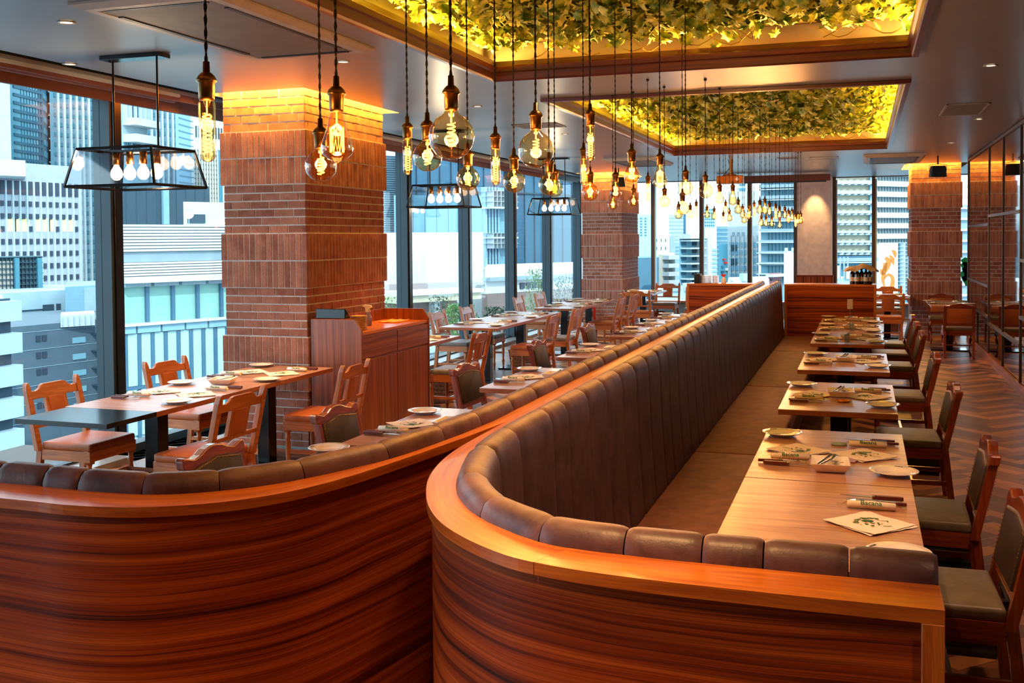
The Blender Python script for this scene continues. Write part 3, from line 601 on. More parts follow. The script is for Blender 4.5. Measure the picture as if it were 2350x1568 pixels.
def studded():
    t=thing('dining_chair','','chair'); wm='chair_wood_dark'; common(t,.47,.43,wm,'leather_khaki',.455)
    for s in (-1,1):
        a,b=sorted((s*.215,s*.25)); obj('back_post',slant(G(),a,b,.38,.745,-.018,.022),wm,t)
    obj('crest_rail',slant_poly(HUMP,-.022,.024),wm,t,bev=.006,smooth=False,seg=2)
    obj('lower_rail',slant(G(),-.215,.215,.475,.51,-.014,.016,grain=0),wm,t)
    obj('back_pad',slant_poly([(-.212,.51),(.212,.51),(.212,.728),(.12,.742),(0,.755),(-.12,.742),(-.212,.728)],-.026,.03),'leather_dark',t,bev=.012,smooth=True,seg=2)
    g=G()
    pts=[(-.205,.515+.0152*i) for i in range(14)]+[(.205,.515+.0152*i) for i in range(14)]+[(-.205+.0158*i,.513) for i in range(27)]+[(-.205+.0158*i,.722+.024*max(0,1-abs(-.205+.0158*i)/.17)) for i in range(27)]
    for x,z in pts:
        for tt in (-.028,.032):
            y=backM(z)+tt; r=.0042; ps=[(x+r,y,z),(x,y,z+r),(x-r,y,z),(x,y,z-r)]; ap=(x,y+(.003 if tt>0 else -.003),z)
            for i in range(4): g.face([ps[i],ps[(i+1)%4],ap])
    obj('nail_trim',g,'brass',t,kind='stuff')
    return t
def slatted(seatm='leather_tan'):
    t=thing('dining_chair','','chair'); wm='chair_wood'; common(t,.46,.43,wm,seatm,.46)
    for s in (-1,1):
        x0,x1=sorted((s*.212,s*.256)); m=(x0+x1)/2
        obj('back_post',slant_poly([(x0+s*0,.40),(x1,.40),(x1,.80),(x1-.006,.83),(m+.004,.85),(m-.006,.85),(x0+.006,.83),(x0,.80)],-.018,.02),wm,t,bev=.003,seg=1)
    obj('crest_rail',slant_poly([(-.212,.735),(.212,.735),(.212,.79),(.165,.788),(.135,.80),(.115,.822),(.09,.828),(-.09,.828),(-.115,.822),(-.135,.80),(-.165,.788),(-.212,.79)],-.011,.012),wm,t,bev=.003,seg=1)
    obj('lower_rail',slant(G(),-.212,.212,.545,.572,-.009,.010,grain=0),wm,t)
    for s in (-1,1):
        a,b=sorted((s*.072,s*.098)); obj('slat',slant(G(),a,b,.565,.74,-.012,.013),wm,t)
    obj('back_pad',slant(G(),-.072,.072,.568,.738,-.014,.018),'leather_tan',t,bev=.006,smooth=True)
    return t
def cabriole():
    t=thing('dining_chair','','chair'); wm='chair_wood_dark'; common(t,.42,.42,wm,'leather_khaki',.45,front='cab')
    for s in (-1,1):
        a,b=sorted((s*.175,s*.212)); obj('back_post',slant(G(),a,b,.38,.755,-.016,.02),wm,t)
    obj('crest_rail',slant_poly([(-.215,.735),(-.215,.765),(-.19,.772),(-.13,.775),(-.07,.797),(0,.808),(.07,.797),(.13,.775),(.19,.772),(.215,.765),(.215,.735)],-.018,.02),wm,t,bev=.004,seg=1)
    obj('back_pad',slant(G(),-.173,.173,.505,.735,-.012,.02),'leather_tan',t,bev=.008,smooth=True)
    obj('lower_rail',slant(G(),-.173,.173,.475,.505,-.012,.012,grain=0),wm,t)
    return t
# local chairs face +y
ST=Proto(studded()); SLP=Proto(slatted()); SLG=Proto(slatted('leather_grey')); CB=Proto(cabriole())
RT=['table behind the curved near banquette end','second table from the front','third table from the front','fourth table from the front','near end of the long far table','middle of the long far table','far end of the long far table']
for (y,l) in zip([4.26,5.43,7.44,9.36,11.45,12.65,13.75],['nearest the camera, cut off by the frame edge','second from the camera','third from the camera','fourth from the camera','fifth from the camera','sixth from the camera','farthest from the camera']):
    ST.put((.30,y,0),PI/2+R.uniform(-.03,.03),'studded leather chair, right aisle, %s'%l,'studded chairs along the right aisle')
for (y,l) in zip([4.27,5.50,7.62,9.55,11.5],['lowest left, behind the curved bench back','before the wooden service counter','just right of the wooden service counter','fourth from the left, middle distance','fifth from the left, farthest']):
    ST.put((-2.72,y,0),-PI/2+R.uniform(-.04,.04),'studded leather chair, left banquette, %s'%l,'studded chairs along the left banquette tables')
def rz(d): return d*PI/180
for (x,y,a,l,p) in [(-5.02,5.72,-90,'at the lower left window, dark table leaf in front',SLP),(-5.02,6.93,-92,'at the left window, second seat beside the dark mullion',SLP),(-4.0,5.60,90,'with its back to the camera at the near window table',SLP),(-4.0,7.12,91,'at the end of the near window table beside the service counter',SLP),
    (-5.0,10.4,-90,'at the small table hidden behind the service counter',SLP),(-3.98,9.88,90,'pale seat, back to the aisle, right of the service counter',SLG),
    (-5.0,12.5,-90,'window side of the middle window table, left seat',SLG),(-5.0,13.55,-90,'window side of the middle window table, right seat',SLG),(-3.92,12.28,90,'aisle side of the middle window table, left seat',SLP),(-3.92,13.42,90,'aisle side of the middle window table, right seat',SLG),
    (-5.0,15.87,-90,'window side of the far window table, left seat',SLP),(-5.0,17.0,-90,'window side of the far window table, right seat',SLP),(-3.90,16.0,90,'aisle side of the far window table, left seat',SLP),(-3.90,17.0,90,'aisle side of the far window table, right seat',SLP),
    (-3.84,18.42,0,'back to camera at the table past the second column',SLP),(-3.80,20.85,180,'facing the camera beyond the table past the second column',SLG),(-2.95,19.5,180,'half hidden by the left low partition at the far windows',SLG),
    (.38,18.15,0,'back to camera just right of the far low partition',SLP),(.44,20.3,180,'facing the camera by the orange banner window',SLG)]:
    p.put((x,y,0),rz(a+R.uniform(-2,2)),'slat-back chair %s'%l,'slat-back chairs at the window tables')
CB.put((1.31,16.36,0),0,'orange panel-back chair with its back to the camera by the mirror wall','orange panel-back chairs by the mirror wall')
CB.put((1.24,18.42,0),PI,'orange panel-back chair facing the camera against the far brick column','orange panel-back chairs by the mirror wall')
# ================= tables =================
def table(label,x0,x1,y0,y1,group,z=.73,leaf=None,legs=1,ped=.055):
    cx,cy=(x0+x1)/2,(y0+y1)/2; t=thing('dining_table',label,'table',(cx,cy,0),0,group)
    obj('table_top',G().box(x0-cx,x1-cx,y0-cy,y1-cy,z-.004,z,g=1 if False else 0),'table_wood' if not leaf else leaf,t)
    obj('top_edge',G().box(x0-cx,x1-cx,y0-cy,y1-cy,z-.034,z-.004),'table_edge' if not leaf else leaf,t,bev=.003,seg=1)
    ys=[0] if legs==1 else [y0-cy+.45,y1-cy-.45]
    for yy in ys:
        obj('pedestal',G().box(-ped,ped,yy-ped,yy+ped,.02,z-.05),'black_metal',t,bev=.004,seg=1)
        obj('base_plate',G().box(-.27,.27,yy-.2,yy+.2,.002,.02),'black_metal',t,bev=.006)
        obj('top_bracket',G().box(-.22,.22,yy-.1,yy+.1,z-.05,z-.034),'black_metal',t)
    return t
TR=[('wooden table behind the curved near banquette end, nearest',3.42,4.634),('wooden table with round coaster and dish, second from the front on the right',4.646,5.87),('wooden table third from the front on the right side',6.53,7.80),('wooden table fourth from the front on the right side',8.50,9.84),('near table of the long joined row at the far right banquette',10.6,11.78),('middle table of the long joined row at the far right banquette',11.79,12.97),('last table of the long joined row, touching the far partition',12.98,14.16)]
for l,a,b in TR: table(l,-.495,.198,a,b,'tables along the right banquette')
TL=[('wooden table hidden behind the curved bench back, lower left centre',3.5,4.70),('wooden table with a plate in front of the service counter, left banquette',4.78,5.99),('wooden left banquette table just right of the service counter',6.87,8.08),('fourth wooden table along the left banquette',8.83,10.0),('fifth wooden table along the left banquette',10.82,11.95),('sixth wooden table along the left banquette',11.96,13.05),('last wooden table along the left banquette',13.06,14.15)]
for l,a,b in TL: table(l,-2.59,-1.95,a,b,'tables along the left banquette')
t=table('long wooden window table with dark end leaf, reaching the large brick column',-4.88,-4.17,5.36,7.62,'window tables',legs=2)
obj('extension_leaf',G().box(-.325,.355,-1.58,-1.132,.70,.73),'black_metal',t,bev=.002,seg=1,label='dark glossy end leaf')
table('small wooden window table half hidden behind the service counter',-4.88,-4.17,9.35,10.5,'window tables')
table('middle wooden window table with four place settings, left part',-4.83,-4.08,11.45,12.78,'window tables'); table('middle wooden window table, right part reflecting blue daylight',-4.83,-4.08,12.79,14.13,'window tables')
table('far wooden window table in front of the second brick column',-4.70,-4.0,14.85,17.25,'window tables',legs=2)
table('small wooden table past the second brick column at the end windows',-4.35,-3.70,18.95,20.45,'window tables')
table('small table by the end window right of the far partition',.05,.75,18.55,19.8,'window tables')
table('square table between two orange chairs against the mirror wall',.965,1.56,16.65,18.05,'window tables')
# ================= place settings =================
def text_mesh(txt,size,ex=.0004):
    c=bpy.data.curves.new('t','FONT'); c.body=txt; c.size=size; c.align_x='CENTER'; c.align_y='CENTER'; c.extrude=ex; c.offset=size*.02; c.resolution_u=2
    o=bpy.data.objects.new('t',c); COL.objects.link(o); dg=bpy.context.evaluated_depsgraph_get(); me=bpy.data.meshes.new_from_object(o.evaluated_get(dg)); bpy.data.objects.remove(o); return me
def put_mesh(name,me,mt,parent,M):
    me=me.copy(); me.name=name; me.materials.clear(); me.materials.append(MAT[mt]); me.transform(M); o=bpy.data.objects.new(name,me); COL.objects.link(o); o.parent=parent; return o
def T(x,y,z,a=0,tilt=0): return Matrix.Translation((x,y,z))@Matrix.Rotation(a,4,'Z')@Matrix.Rotation(tilt,4,'X')
def P_plate():
    t=thing('plate','','plate'); t.scale=(.84,.84,.9); obj('dish',G().lathe([(0,.004),(.07,.004),(.082,.006),(.092,.014),(.122,.021),(.125,.0225),(.124,.024),(.10,.018),(.088,.0155),(.078,.0085),(.0,.0075)],36),'white_glaze',t,smooth=True)
    put_mesh('rim_print',text_mesh('Bacana',.016),'ink_dark',t,T(-.085,.072,.0215,.75,.14)); return t
def P_napkin():
    t=thing('napkin','','napkin'); s=.118
    g=G(); N=8; rows=[]
    for layer,(z0,sc,a) in enumerate([(.0,1,0),(.003,.97,.10)]):
        M=Matrix.Rotation(PI/4+a,3,'Z'); rows=[[tuple(M@Vector(((i/N-.5)*2*s*sc,(j/N-.5)*2*s*sc,0))+Vector((0,0,z0+.002+.0035*abs(math.sin(i*1.3+j*.9+layer))*(abs(i/N-.5)+abs(j/N-.5))))) for j in range(N+1)] for i in range(N+1)]
        g.grid(rows,[i/N for i in range(N+1)],[j/N for j in range(N+1)])
    obj('sheet',g,'paper',t)
    L='Estilo Bacana'; g0=bpy.data.meshes.new('arc_text'); bm=bmesh.new()
    for i,ch in enumerate(L):
        if ch==' ': continue
        a=PI*.98-i*PI*.66/12; tm=text_mesh(ch,.023); tm.transform(T(.052*math.cos(a)+.01,.052*math.sin(a)-.005,.0075,a-PI/2)); bm.from_mesh(tm)
    bm.to_mesh(g0); bm.free(); put_mesh('arc_print',g0,'ink_green',t,Matrix.Rotation(.35,4,'Z')@Matrix.Diagonal((1.2,1.2,1,1)))
    g=G(); M=T(0,0,.0072,.2)@Matrix.Diagonal((1.25,1.25,1,1))
    for poly in [[(-.022,.018),(-.008,.03),(.010,.026),(.016,.016),(.004,.004),(-.006,.008),(-.016,.006)],[(.0,-.002),(.014,-.004),(.013,-.010),(.001,-.008)],[(-.02,-.012),(-.004,-.014),(-.012,-.028)],[(.02,.0),(.026,-.0),(.026,-.026),(.020,-.026)],[(-.004,-.03),(.008,-.026),(.004,-.044),(-.004,-.04)],[(.034,.022),(.052,.022),(.052,.019),(.034,.019)],[(.03,-.034),(.056,-.034),(.056,-.038),(.03,-.038)],[(.052,.022),(.056,.022),(.056,.006),(.052,.006)]]:
        g.face([tuple(M@Vector((x,y,0))) for x,y in poly])
    obj('map_print',g,'ink_green',t)
    g=G()
    for (x,y,r) in [(-.055,-.012,.009),(.03,.045,.006),(-.03,-.04,.006),(.01,-.055,.007),(-.012,-.004,.007),(.042,-.008,.007),(-.046,.03,.004)]:
        g.face([(x+r*(1 if k%2==0 else .42)*math.cos(PI/2+k*PI/5),y+r*(1 if k%2==0 else .42)*math.sin(PI/2+k*PI/5),.0073) for k in range(10)])
    obj('star_print',g,'ink_orange',t); return t
def P_towel():
    t=thing('wet_towel','','towel'); t.scale=(1.3,1.2,1.1); obj('towel_roll',G().tube([(-.07,0,.014),(-.068,0,.014),(0,0,.015),(.068,0,.014),(.07,0,.014)],[.003,.0125,.014,.0125,.003],10),'towel',t,smooth=True)
    g=G()
    for s in (-1,1): g.grid([[(s*.066,-.014,.012),(s*.066,0,.028),(s*.066,.014,.012)],[(s*.085,-.019,.006),(s*.085,0,.014),(s*.085,.019,.006)],[(s*.10,-.020,.010),(s*.10,0,.006),(s*.10,.018,.012)]],[0,.02,.04],[0,.02,.04])
    g.tube([(-.068,0,.0155),(.068,0,.0155)],.0165,10,False); obj('wrapper',g,'clear_film',t,smooth=True)
    put_mesh('wrapper_print',text_mesh('Bacana',.022,.0003),'ink_green',t,T(0,-.0153,.0252,0)@Matrix.Rotation(1.0,4,'X')); return t
def P_knife():
    t=thing('steak_knife','','knife'); obj('handle',G().prism([(-.02,.001),(-.015,.012),(-.06,.0135),(-.10,.011),(-.118,.013),(-.125,.004),(-.118,-.006),(-.09,-.008),(-.05,-.009),(-.015,-.010)][::-1],.003,.019,2),'knife_wood',t,bev=.003)
    obj('bolster',G().box(-.016,-.006,-.013,.015,.004,.018),'brass',t); obj('blade',G().prism([(-.008,.010),(.06,.009),(.10,.0),(.118,-.008),(.09,-.0095),(-.008,-.009)][::-1],.010,.0125,2),'steel',t); return t
def P_fork():
    t=thing('fork','','fork'); obj('handle',G().box(-.125,-.01,-.008,.008,.003,.016),'knife_wood',t,bev=.003)
    g=G().tube([(-.012,0,.009),(.03,0,.010),(.05,0,.014)],[.004,.0032,.004],6); g.box(.048,.066,-.011,.011,.012,.015)
    for k in range(4): y=-.0095+k*.0063; g.tube([(.064,y,.0135),(.085,y,.010),(.10,y,.015)],.0013,4)
    obj('tines',g,'steel',t); return t
def P_dish():
    t=thing('cutlery_dish','','dish'); g=G(); 
    def sq(a,b,z): return [(-a,-b,z),(a,-b,z),(a,b,z),(-a,b,z)]
    g.grid([sq(.001,.001,.003),sq(.062,.072,.003),sq(.085,.105,.042),sq(.081,.10,.042),sq(.058,.067,.009),sq(.001,.001,.009)],[0,.1,.15,.16,.2,.3],[0,.1,.2,.3,.4],True); obj('tray',g,'white_glaze',t,bev=.0); return t
def P_tongs():
    t=thing('tongs','','tongs')
    for s in (-1,1): obj('arm',G().tube([(-.08,0,.02),(-.04,s*.008,.022),(.04,s*.014,.03),(.085,s*.010,.042)],[.004,.005,.005,.007],6),'steel',t,smooth=True)
    return t
def P_spoon(): return tag(obj('spoon',G().tube([(-.07,0,.04),(-.02,0,.026),(.02,0,.016),(.035,0,.014)],[.002,.0022,.0022,.003],6).lathe([(0,.010),(.012,.012),(.016,.016),(.017,.019),(.0,.014)],10,(.05,0,0)),'steel',smooth=True),'','spoon')
PR={'plate':Proto(P_plate()),'napkin':Proto(P_napkin()),'towel':Proto(P_towel()),'knife':Proto(P_knife()),'fork':Proto(P_fork()),'dish':Proto(P_dish()),'tongs':Proto(P_tongs()),'spoon':Proto(P_spoon())}
GR=dict(plate='white plates on the tables',napkin='printed paper napkins on the tables',towel='wrapped towels on the tables',knife='steak knives on the tables',fork='forks on the tables')
def setting(cx,cy,far,who,z=.731,k=1.0,skip=()):
    # far=0: seat on the -x side; far=1: seat on the +x side (turned by 180 degrees)
    s=-1 if far else 1; a=PI if far else 0; j=lambda q:R.uniform(-q,q)
    it=[('plate',-.265,.40,j(3),0,'white rimmed plate'),('napkin',-.16,.02,j(.12)+PI,.0,'folded napkin with green print'),('towel',-.18,-.205,j(.12)+PI*far,.0,'plastic-wrapped white towel'),('fork',-.19,-.285,j(.06),0,'red-handled fork'),('knife',-.18,-.34,j(.04),0,'red-handled steak knife')]
    for n,x,y,r,dz,l in it:
        if n in skip: continue
        PR[n].put((cx+s*(x+j(.012)),cy+s*(y*k+j(.015)),z+dz),a+r,'%s, %s'%(l,who),GR[n])
RN=['at the nearest right table','at the second right table','at the third right table','at the fourth right table','at the near part of the far long table','at the middle of the far long table','at the far end of the far long table']
for i,(cy) in enumerate([4.03,5.26,7.17,9.18,11.15,12.37,13.58]):
    if i: setting(-.145,cy,0,'bench side, '+RN[i],k=1.0)
    setting(-.145,cy,1,'aisle side, '+RN[i],k=1.0 if i<4 else .9)
    if i: 
        PR['dish'].put((-.14,cy-.36 if i==1 else cy-.0,.731),.05,'square white cutlery dish '+RN[i],'square cutlery dishes')
        PR['tongs'].put((-.165,cy-.36 if i==1 else cy,.741),1.15,'steel tongs in the square dish '+RN[i],'tongs in cutlery dishes')
        PR['spoon'].put((-.105,cy-.35 if i==1 else cy+.01,.739),1.9,'small steel spoon in the square dish '+RN[i],'spoons in cutlery dishes')
BN=['at the hidden near left banquette table','on the left banquette table before the counter','on the left banquette table right of the counter','on the fourth left banquette table','on the fifth left banquette table','on the sixth left banquette table','on the last left banquette table']
for i,cy in enumerate([4.22,5.38,7.47,9.42,11.4,12.5,13.6]):
    setting(-2.28,cy,0,'chair side, '+BN[i],skip=() if i else ('napkin','towel','fork','knife'))
    if i: PR['dish'].put((-2.2,cy+.02,.731),.0,'square white cutlery dish '+BN[i],'square cutlery dishes'); PR['tongs'].put((-2.2,cy+.02,.741),1.3,'steel tongs in the square dish '+BN[i],'tongs in cutlery dishes')
    if i>3: setting(-2.22,cy,1,'bench side, '+BN[i],k=.9)
LN=[(-4.52,6.05,'near half of the near window table'),(-4.52,7.15,'column end of the near window table'),(-4.52,9.95,'small table behind the counter'),(-4.46,12.1,'left part of the middle window table'),(-4.46,13.45,'right part of the middle window table'),(-4.35,15.5,'left half of the far window table'),(-4.35,16.7,'right half of the far window table'),(-4.03,19.7,'table past the second column'),(.40,19.2,'small end window table'),(1.26,17.35,'square table by the mirror wall')]
for x,y,l in LN:
    setting(x,y,0,'window side, '+l if x<0 else 'left side, '+l,k=.95); setting(x,y,1,'aisle side, '+l if x<0 else 'right side, '+l,k=.95)
PR['dish'].put((-4.5,6.55,.731),.3,'long square cutlery dish on the near window table','square cutlery dishes'); PR['tongs'].put((-4.5,6.55,.741),.9,'steel tongs in the dish on the near window table','tongs in cutlery dishes')
tag(obj('coaster',G().lathe([(0,0),(.038,0),(.04,.003),(.038,.006),(.03,.007),(.0,.006)],24),'concrete',smooth=True,loc=(-.116,5.497,.731)),'small round grey coaster between the settings, second right table','coaster')
tag(obj('wooden_coaster',G().prism([(-.07,.03),(-.055,.055),(-.03,.06),(-.015,.045),(.03,.04),(.065,.05),(.085,.04),(.07,.02),(.055,-.03),(.05,-.06),(.03,-.06),(.02,-.035),(-.02,-.035),(-.03,-.065),(-.055,-.06),(-.05,-.01),(-.075,.0),(-.085,.02)],0,.006),'table_edge',loc=(-.085,5.12,.731)),'flat wooden animal-outline coaster behind the square dish, second right table','coaster')
tag(obj('glass_coaster',G().lathe([(0,0),(.036,0),(.04,.012),(.036,.012),(.033,.004),(0,.004)],20),'copper',smooth=True,loc=(-.12,6.92,.731)),'small round copper dish on the third right table','dish')
for i,(x,y,l) in enumerate([(-.15,13.15,'stem holder')]):
    t=thing('menu_holder','thin steel %s with white card on the long far table'%l,'card holder',(x,y,.731),0,'card holders on the far table'); obj('foot',G().lathe([(0,0),(.03,0),(.03,.004),(.004,.012),(0,.012)],16),'steel',t,smooth=True); obj('stem',G().tube([(0,0,.01),(0,0,.2)],.002,6),'steel',t); obj('card',G().box(-.035,.035,-.001,.001,.17,.29),'paper',t)
    t.rotation_euler=(0,.0,.5)
for i,(x,y) in enumerate([(-.03,11.05),(.0,12.3)]):
    tag(obj('drinking_glass',G().lathe([(0,0),(.022,0),(.027,.08),(.025,.08),(.020,.004),(0,.004)],14),'lantern_glass',smooth=True,loc=(x-.12,y-.25,.731)),['tiny clear glass on the near part of the far long table','tiny clear glass on the middle of the far long table'][i],'glass')
# ================= service counter =================
t=thing('service_counter','orange-brown wooden service counter standing beside the large brick column','counter',(-4.205,8.46,0)); w0,w1,a,b=-.235,.24,-.72,.71
obj('body',G().box(w0,w1-.02,a+.02,b-.02,.0,.985),'cabinet_wood',t)
obj('worktop',G().box(w0,w1-.01,a+.02,b-.02,.985,1.012,g=1),'ledge',t,bev=.002,seg=1)
for y0,y1,l in ((a,a+.022,'near'),(b-.022,b,'far')):
    c=.08; g=G().prism([(w0,0),(w1,0),(w1,1.03),(w1-.06,1.12),(w0,1.12)],y0,y1,1,g=1); obj('side_panel',g,'cabinet_wood',t)
obj('back_panel',G().box(w0,w0+.02,a+.02,b-.02,1.012,1.12,g=2),'cabinet_wood',t)
for k in range(2):
    y0=a+.028+k*.69; y1=y0+.68; obj('drawer',G().box(w1-.02,w1-.002,y0,y1-.004,.79,.975,g=1),'cabinet_wood',t,bev=.002,seg=1); obj('door',G().box(w1-.02,w1-.004,y0,y1-.004,.06,.77,g=2),'cabinet_wood',t,bev=.002,seg=1)
obj('kick_board',G().box(w1-.03,w1-.02,a+.02,b-.02,0,.06),'black_flat',t)
t=thing('order_screen','black order screen leaning back on the near end of the service counter','screen',(-4.28,7.86,1.12)); obj('case',G().prism([(-.045,0),(.04,0),(.055,.004),(-.03,.085),(-.045,.085)][::-1],-.155,.125,0,g=0),'screen_black',t,bev=.004,seg=1)
for k in range(13): 
    o=obj('saucer',G().lathe([(0,.0),(.05,.0),(.072,.006),(.072,.009),(0,.006)],20),'tan_stack',smooth=True,loc=(-4.13,8.02,1.012+k*.0095)); tag(o,'tan saucer behind the order screen, %s from the bottom of its stack'%ORD[k],'saucer','stack of tan saucers on the counter')
t=thing('spray_bottle','purple spray bottle with white trigger head on the service counter','bottle',(-4.25,8.42,1.012)); obj('body',G().lathe([(0,0),(.036,0),(.040,.01),(.040,.07),(.03,.10),(.014,.115),(.014,.125),(0,.125)],18),'spray_purple',t,smooth=True)
obj('trigger_head',G().prism([(-.012,.12),(.012,.12),(.014,.15),(.045,.168),(.04,.185),(-.03,.19),(-.05,.175),(-.02,.165)],-.012,.012,1).prism([(.014,.15),(.02,.155),(.032,.125),(.026,.122)],-.006,.006,1),'spray_white',t,bev=.003)
g=G(); N=8; g.grid([[(-.10+.2*i/N,-.16+.32*j/N,.010+.004*math.sin(i*1.7+j)) for j in range(N+1)] for i in range(N+1)],list(range(N+1)),list(range(N+1))); g.box(-.098,.098,-.158,.158,.0,.009)
tag(obj('folded_cloth',g,'orange_cloth',loc=(-4.2,8.88,1.0125)),'folded orange cloth lying at the far end of the service counter','cloth')
# ================= things on the partitions =================
for k,x in enumerate([-2.205,-2.175,-2.145]): tag(obj('menu_book',G().box(-.012,.012,-.1,.1,0,.13),'black_flat',bev=.003,loc=(x,14.45,ZL)),['leftmost','middle','rightmost'][k]+' black upright menu book on the left low partition','menu book','menu books on the left partition')
def stack(x,r,n,l,gname,dy):
    me=None
    for k in range(n):
        g=G().lathe([(0,0),(r*.6,0),(r,.007),(r,.0095),(0,.005)],18)
        if me is None: me=g.mesh('p','white_glaze',0,True)
        o=bpy.data.objects.new('plate',me); COL.objects.link(o); o.location=(x,dy,ZL+k*.0098); tag(o,'%s, %s from the bottom'%(l,ORD[k]),'plate',gname)
stack(-2.06,.098,11,'white plate in the wide stack on the left low partition','wide plate stack on the left partition',14.46); stack(-1.935,.05,11,'small white dish in the narrow stack beside the wide plate stack','narrow dish stack on the left partition',14.42)
t=thing('spray_bottle','white spray bottle with red trigger on the left low partition','bottle',(-1.825,14.45,ZL)); obj('body',G().lathe([(0,0),(.03,0),(.034,.01),(.032,.055),(.012,.085),(.012,.09),(0,.09)],14),'spray_white',t,smooth=True); obj('trigger_head',G().prism([(-.012,.088),(.012,.088),(.03,.11),(.03,.125),(-.03,.125),(-.04,.112)],-.01,.01,1),'red',t,bev=.002,seg=1)
for k,(x,y) in enumerate([(-.135,14.45),(-.075,14.42),(-.02,14.47),(.035,14.42),(.08,14.46)]):
    t=thing('wine_bottle','dark wine bottle under the draped cloth, %s'%['leftmost','second from left','middle one','second from right','rightmost'][k],'bottle',(x,y,ZL),0,'bottles on the right partition'); obj('glass',G().lathe([(0,0),(.034,0),(.036,.008),(.036,.13),(.028,.155),(.013,.175),(.013,.22),(.016,.225),(0,.226)],16),'bottle_glass',t,smooth=True); obj('bottle_label',G().lathe([(.0365,.04),(.0365,.095)],16),'bottle_label',t,smooth=True)
g=G(); N=10; rows=[]
for i in range(N+1):
    r=[]
    for j in range(N+1):
        x=-.21+.42*i/N; y=-.12+.24*j/N; e=max(abs(i/N-.5),abs(j/N-.5))*2
        r.append((x+.02*math.sin(j*.9),y,.232+.035*math.exp(-((x-.04)/.07)**2)-.075*max(0,e-.55)**1.2*2+.012*math.sin(i*1.4+j)))
    rows.append(r)
g.grid(rows,[i/N for i in range(N+1)],[i/N for i in range(N+1)]); tag(obj('draped_cloth',g,'cloth_tan',smooth=True,loc=(-.03,14.45,ZL)),'beige cloth draped over the wine bottles on the right partition','cloth')
# ================= baskets, extinguisher =================
def basket(label,x,y,mt,w=.34,d=.26,h=.26,rz_=0):
    t=thing('bag_basket',label,'basket',(x,y,.001),rz_,'bag baskets under the tables'); g=G()
    def sq(a,b,z): return [(-a,-b,z),(a,-b,z),(a,b,z),(-a,b,z)]
    rows=[]; n=12
    for k in range(n+1): e=.004*(k%2); f=.82+.18*k/n; rows.append(sq(w/2*f+e,d/2*f+e,h*k/n))
    rows+=[sq(w/2-.02,d/2-.02,h),sq(w/2*.8,d/2*.8,.02)]
    g.grid(rows,[r[0][2] for r in rows],[0,.3,.6,.9,1.2],True); g.face(sq(w/2*.8,d/2*.8,.02)); obj('woven_body',g,mt,t); obj('rim',G().tube([(-w/2,-d/2,h),(w/2,-d/2,h),(w/2,d/2,h),(-w/2,d/2,h),(-w/2,-d/2,h)],.01,6),mt,t); return t
for x,y,l,m in [(-4.55,5.62,'reddish woven basket under the near window table','wicker'),(-4.52,9.9,'woven basket beside the service counter under the small table','wicker'),(-4.45,10.5,'second woven basket under the small table by the counter','wicker'),(-4.4,13.4,'woven basket under the middle window table','wicker'),(-4.0,20.9,'brown woven box under the chair past the second column','wicker'),(.55,20.6,'brown woven basket behind the far right end chair','wicker'),(.42,4.85,'black basket under the nearest right aisle chairs','basket_black'),(.40,6.0,'black basket between the second and third right aisle chairs','basket_black'),(.40,8.4,'black basket by the third right aisle chair','basket_black'),(.36,3.6,'black basket at the lower right frame edge','basket_black')]: basket(l,x,y,m)
t=thing('fire_extinguisher','red fire extinguisher standing against the second brick column','extinguisher',(-5.05,19.75,0)); obj('cylinder',G().lathe([(0,0),(.06,0),(.065,.01),(.065,.38),(.04,.43),(.02,.45),(0,.45)],18),'red',t,smooth=True); obj('valve',G().box(-.02,.02,-.02,.02,.45,.5).box(-.02,.09,-.012,.012,.5,.515),'black_metal',t)
# ================= speakers, projector, vents =================
def speaker(label,x,y,a):
    t=thing('speaker',label,'speaker',(x,y,2.8),a,'ceiling hung speakers'); obj('cabinet',G().prism([(-.19,-.13),(.19,-.13),(.155,.14),(-.155,.14)],-.11,.11,1),'black_flat',t,bev=.008); obj('grille',G().box(-.155,.155,-.118,-.11,-.11,.12),'black_metal',t,bev=.004,seg=1)
    obj('bracket',G().tube([(-.2,0,0),(-.2,0,.17),(0,0,.2),(.2,0,.17),(.2,0,0)],.009,6),'black_metal',t); obj('mount_stem',G().tube([(0,0,.18),(0,0,.395)],.018,8),'black_metal',t); t.scale=(.65,.65,.65)
speaker('black loudspeaker hanging before the far right brick column',1.13,17.9,.2); speaker('black loudspeaker hanging before the second brick column',-4.25,18.6,.2)
t=thing('projector','tan ceiling projector hanging from a pole between the pendant bulbs','projector',(-2.05,17.2,2.72)); obj('case',G().box(-.22,.2,-.15,.15,-.07,.06),'copper',t,bev=.01); obj('pole',G().tube([(0,0,.06),(0,0,.335)],.03,12),'copper',t); obj('mount',G().tube([(-.1,-.1,.06),(0,0,.1),(.1,-.1,.06)],.012,6).box(-.09,.09,-.09,.09,.06,.075),'copper',t); obj('lens',G().lathe([(0,0),(.03,0),(.03,.02),(0,.02)],14,M=Matrix.Translation((.12,-.15,0))@Matrix.Rotation(PI/2,4,'X')),'white_glaze',t,smooth=True); obj('cable',G().tube([(-.05,.02,.335),(-.02,.02,.2),(-.1,.03,.1),(-.15,.02,.05)],.006,6),'black_flat',t,smooth=True)
t=thing('projection_screen','long brownish projection screen case under the ceiling at the end windows','screen case',(-1.72,21.6,2.93)); obj('case',G().box(-1.15,1.1,-.06,.06,-.04,.09),'pelmet',t,bev=.008); obj('screen_bar',G().box(-1.08,1.02,-.015,.01,-.065,-.04),'black_flat',t)
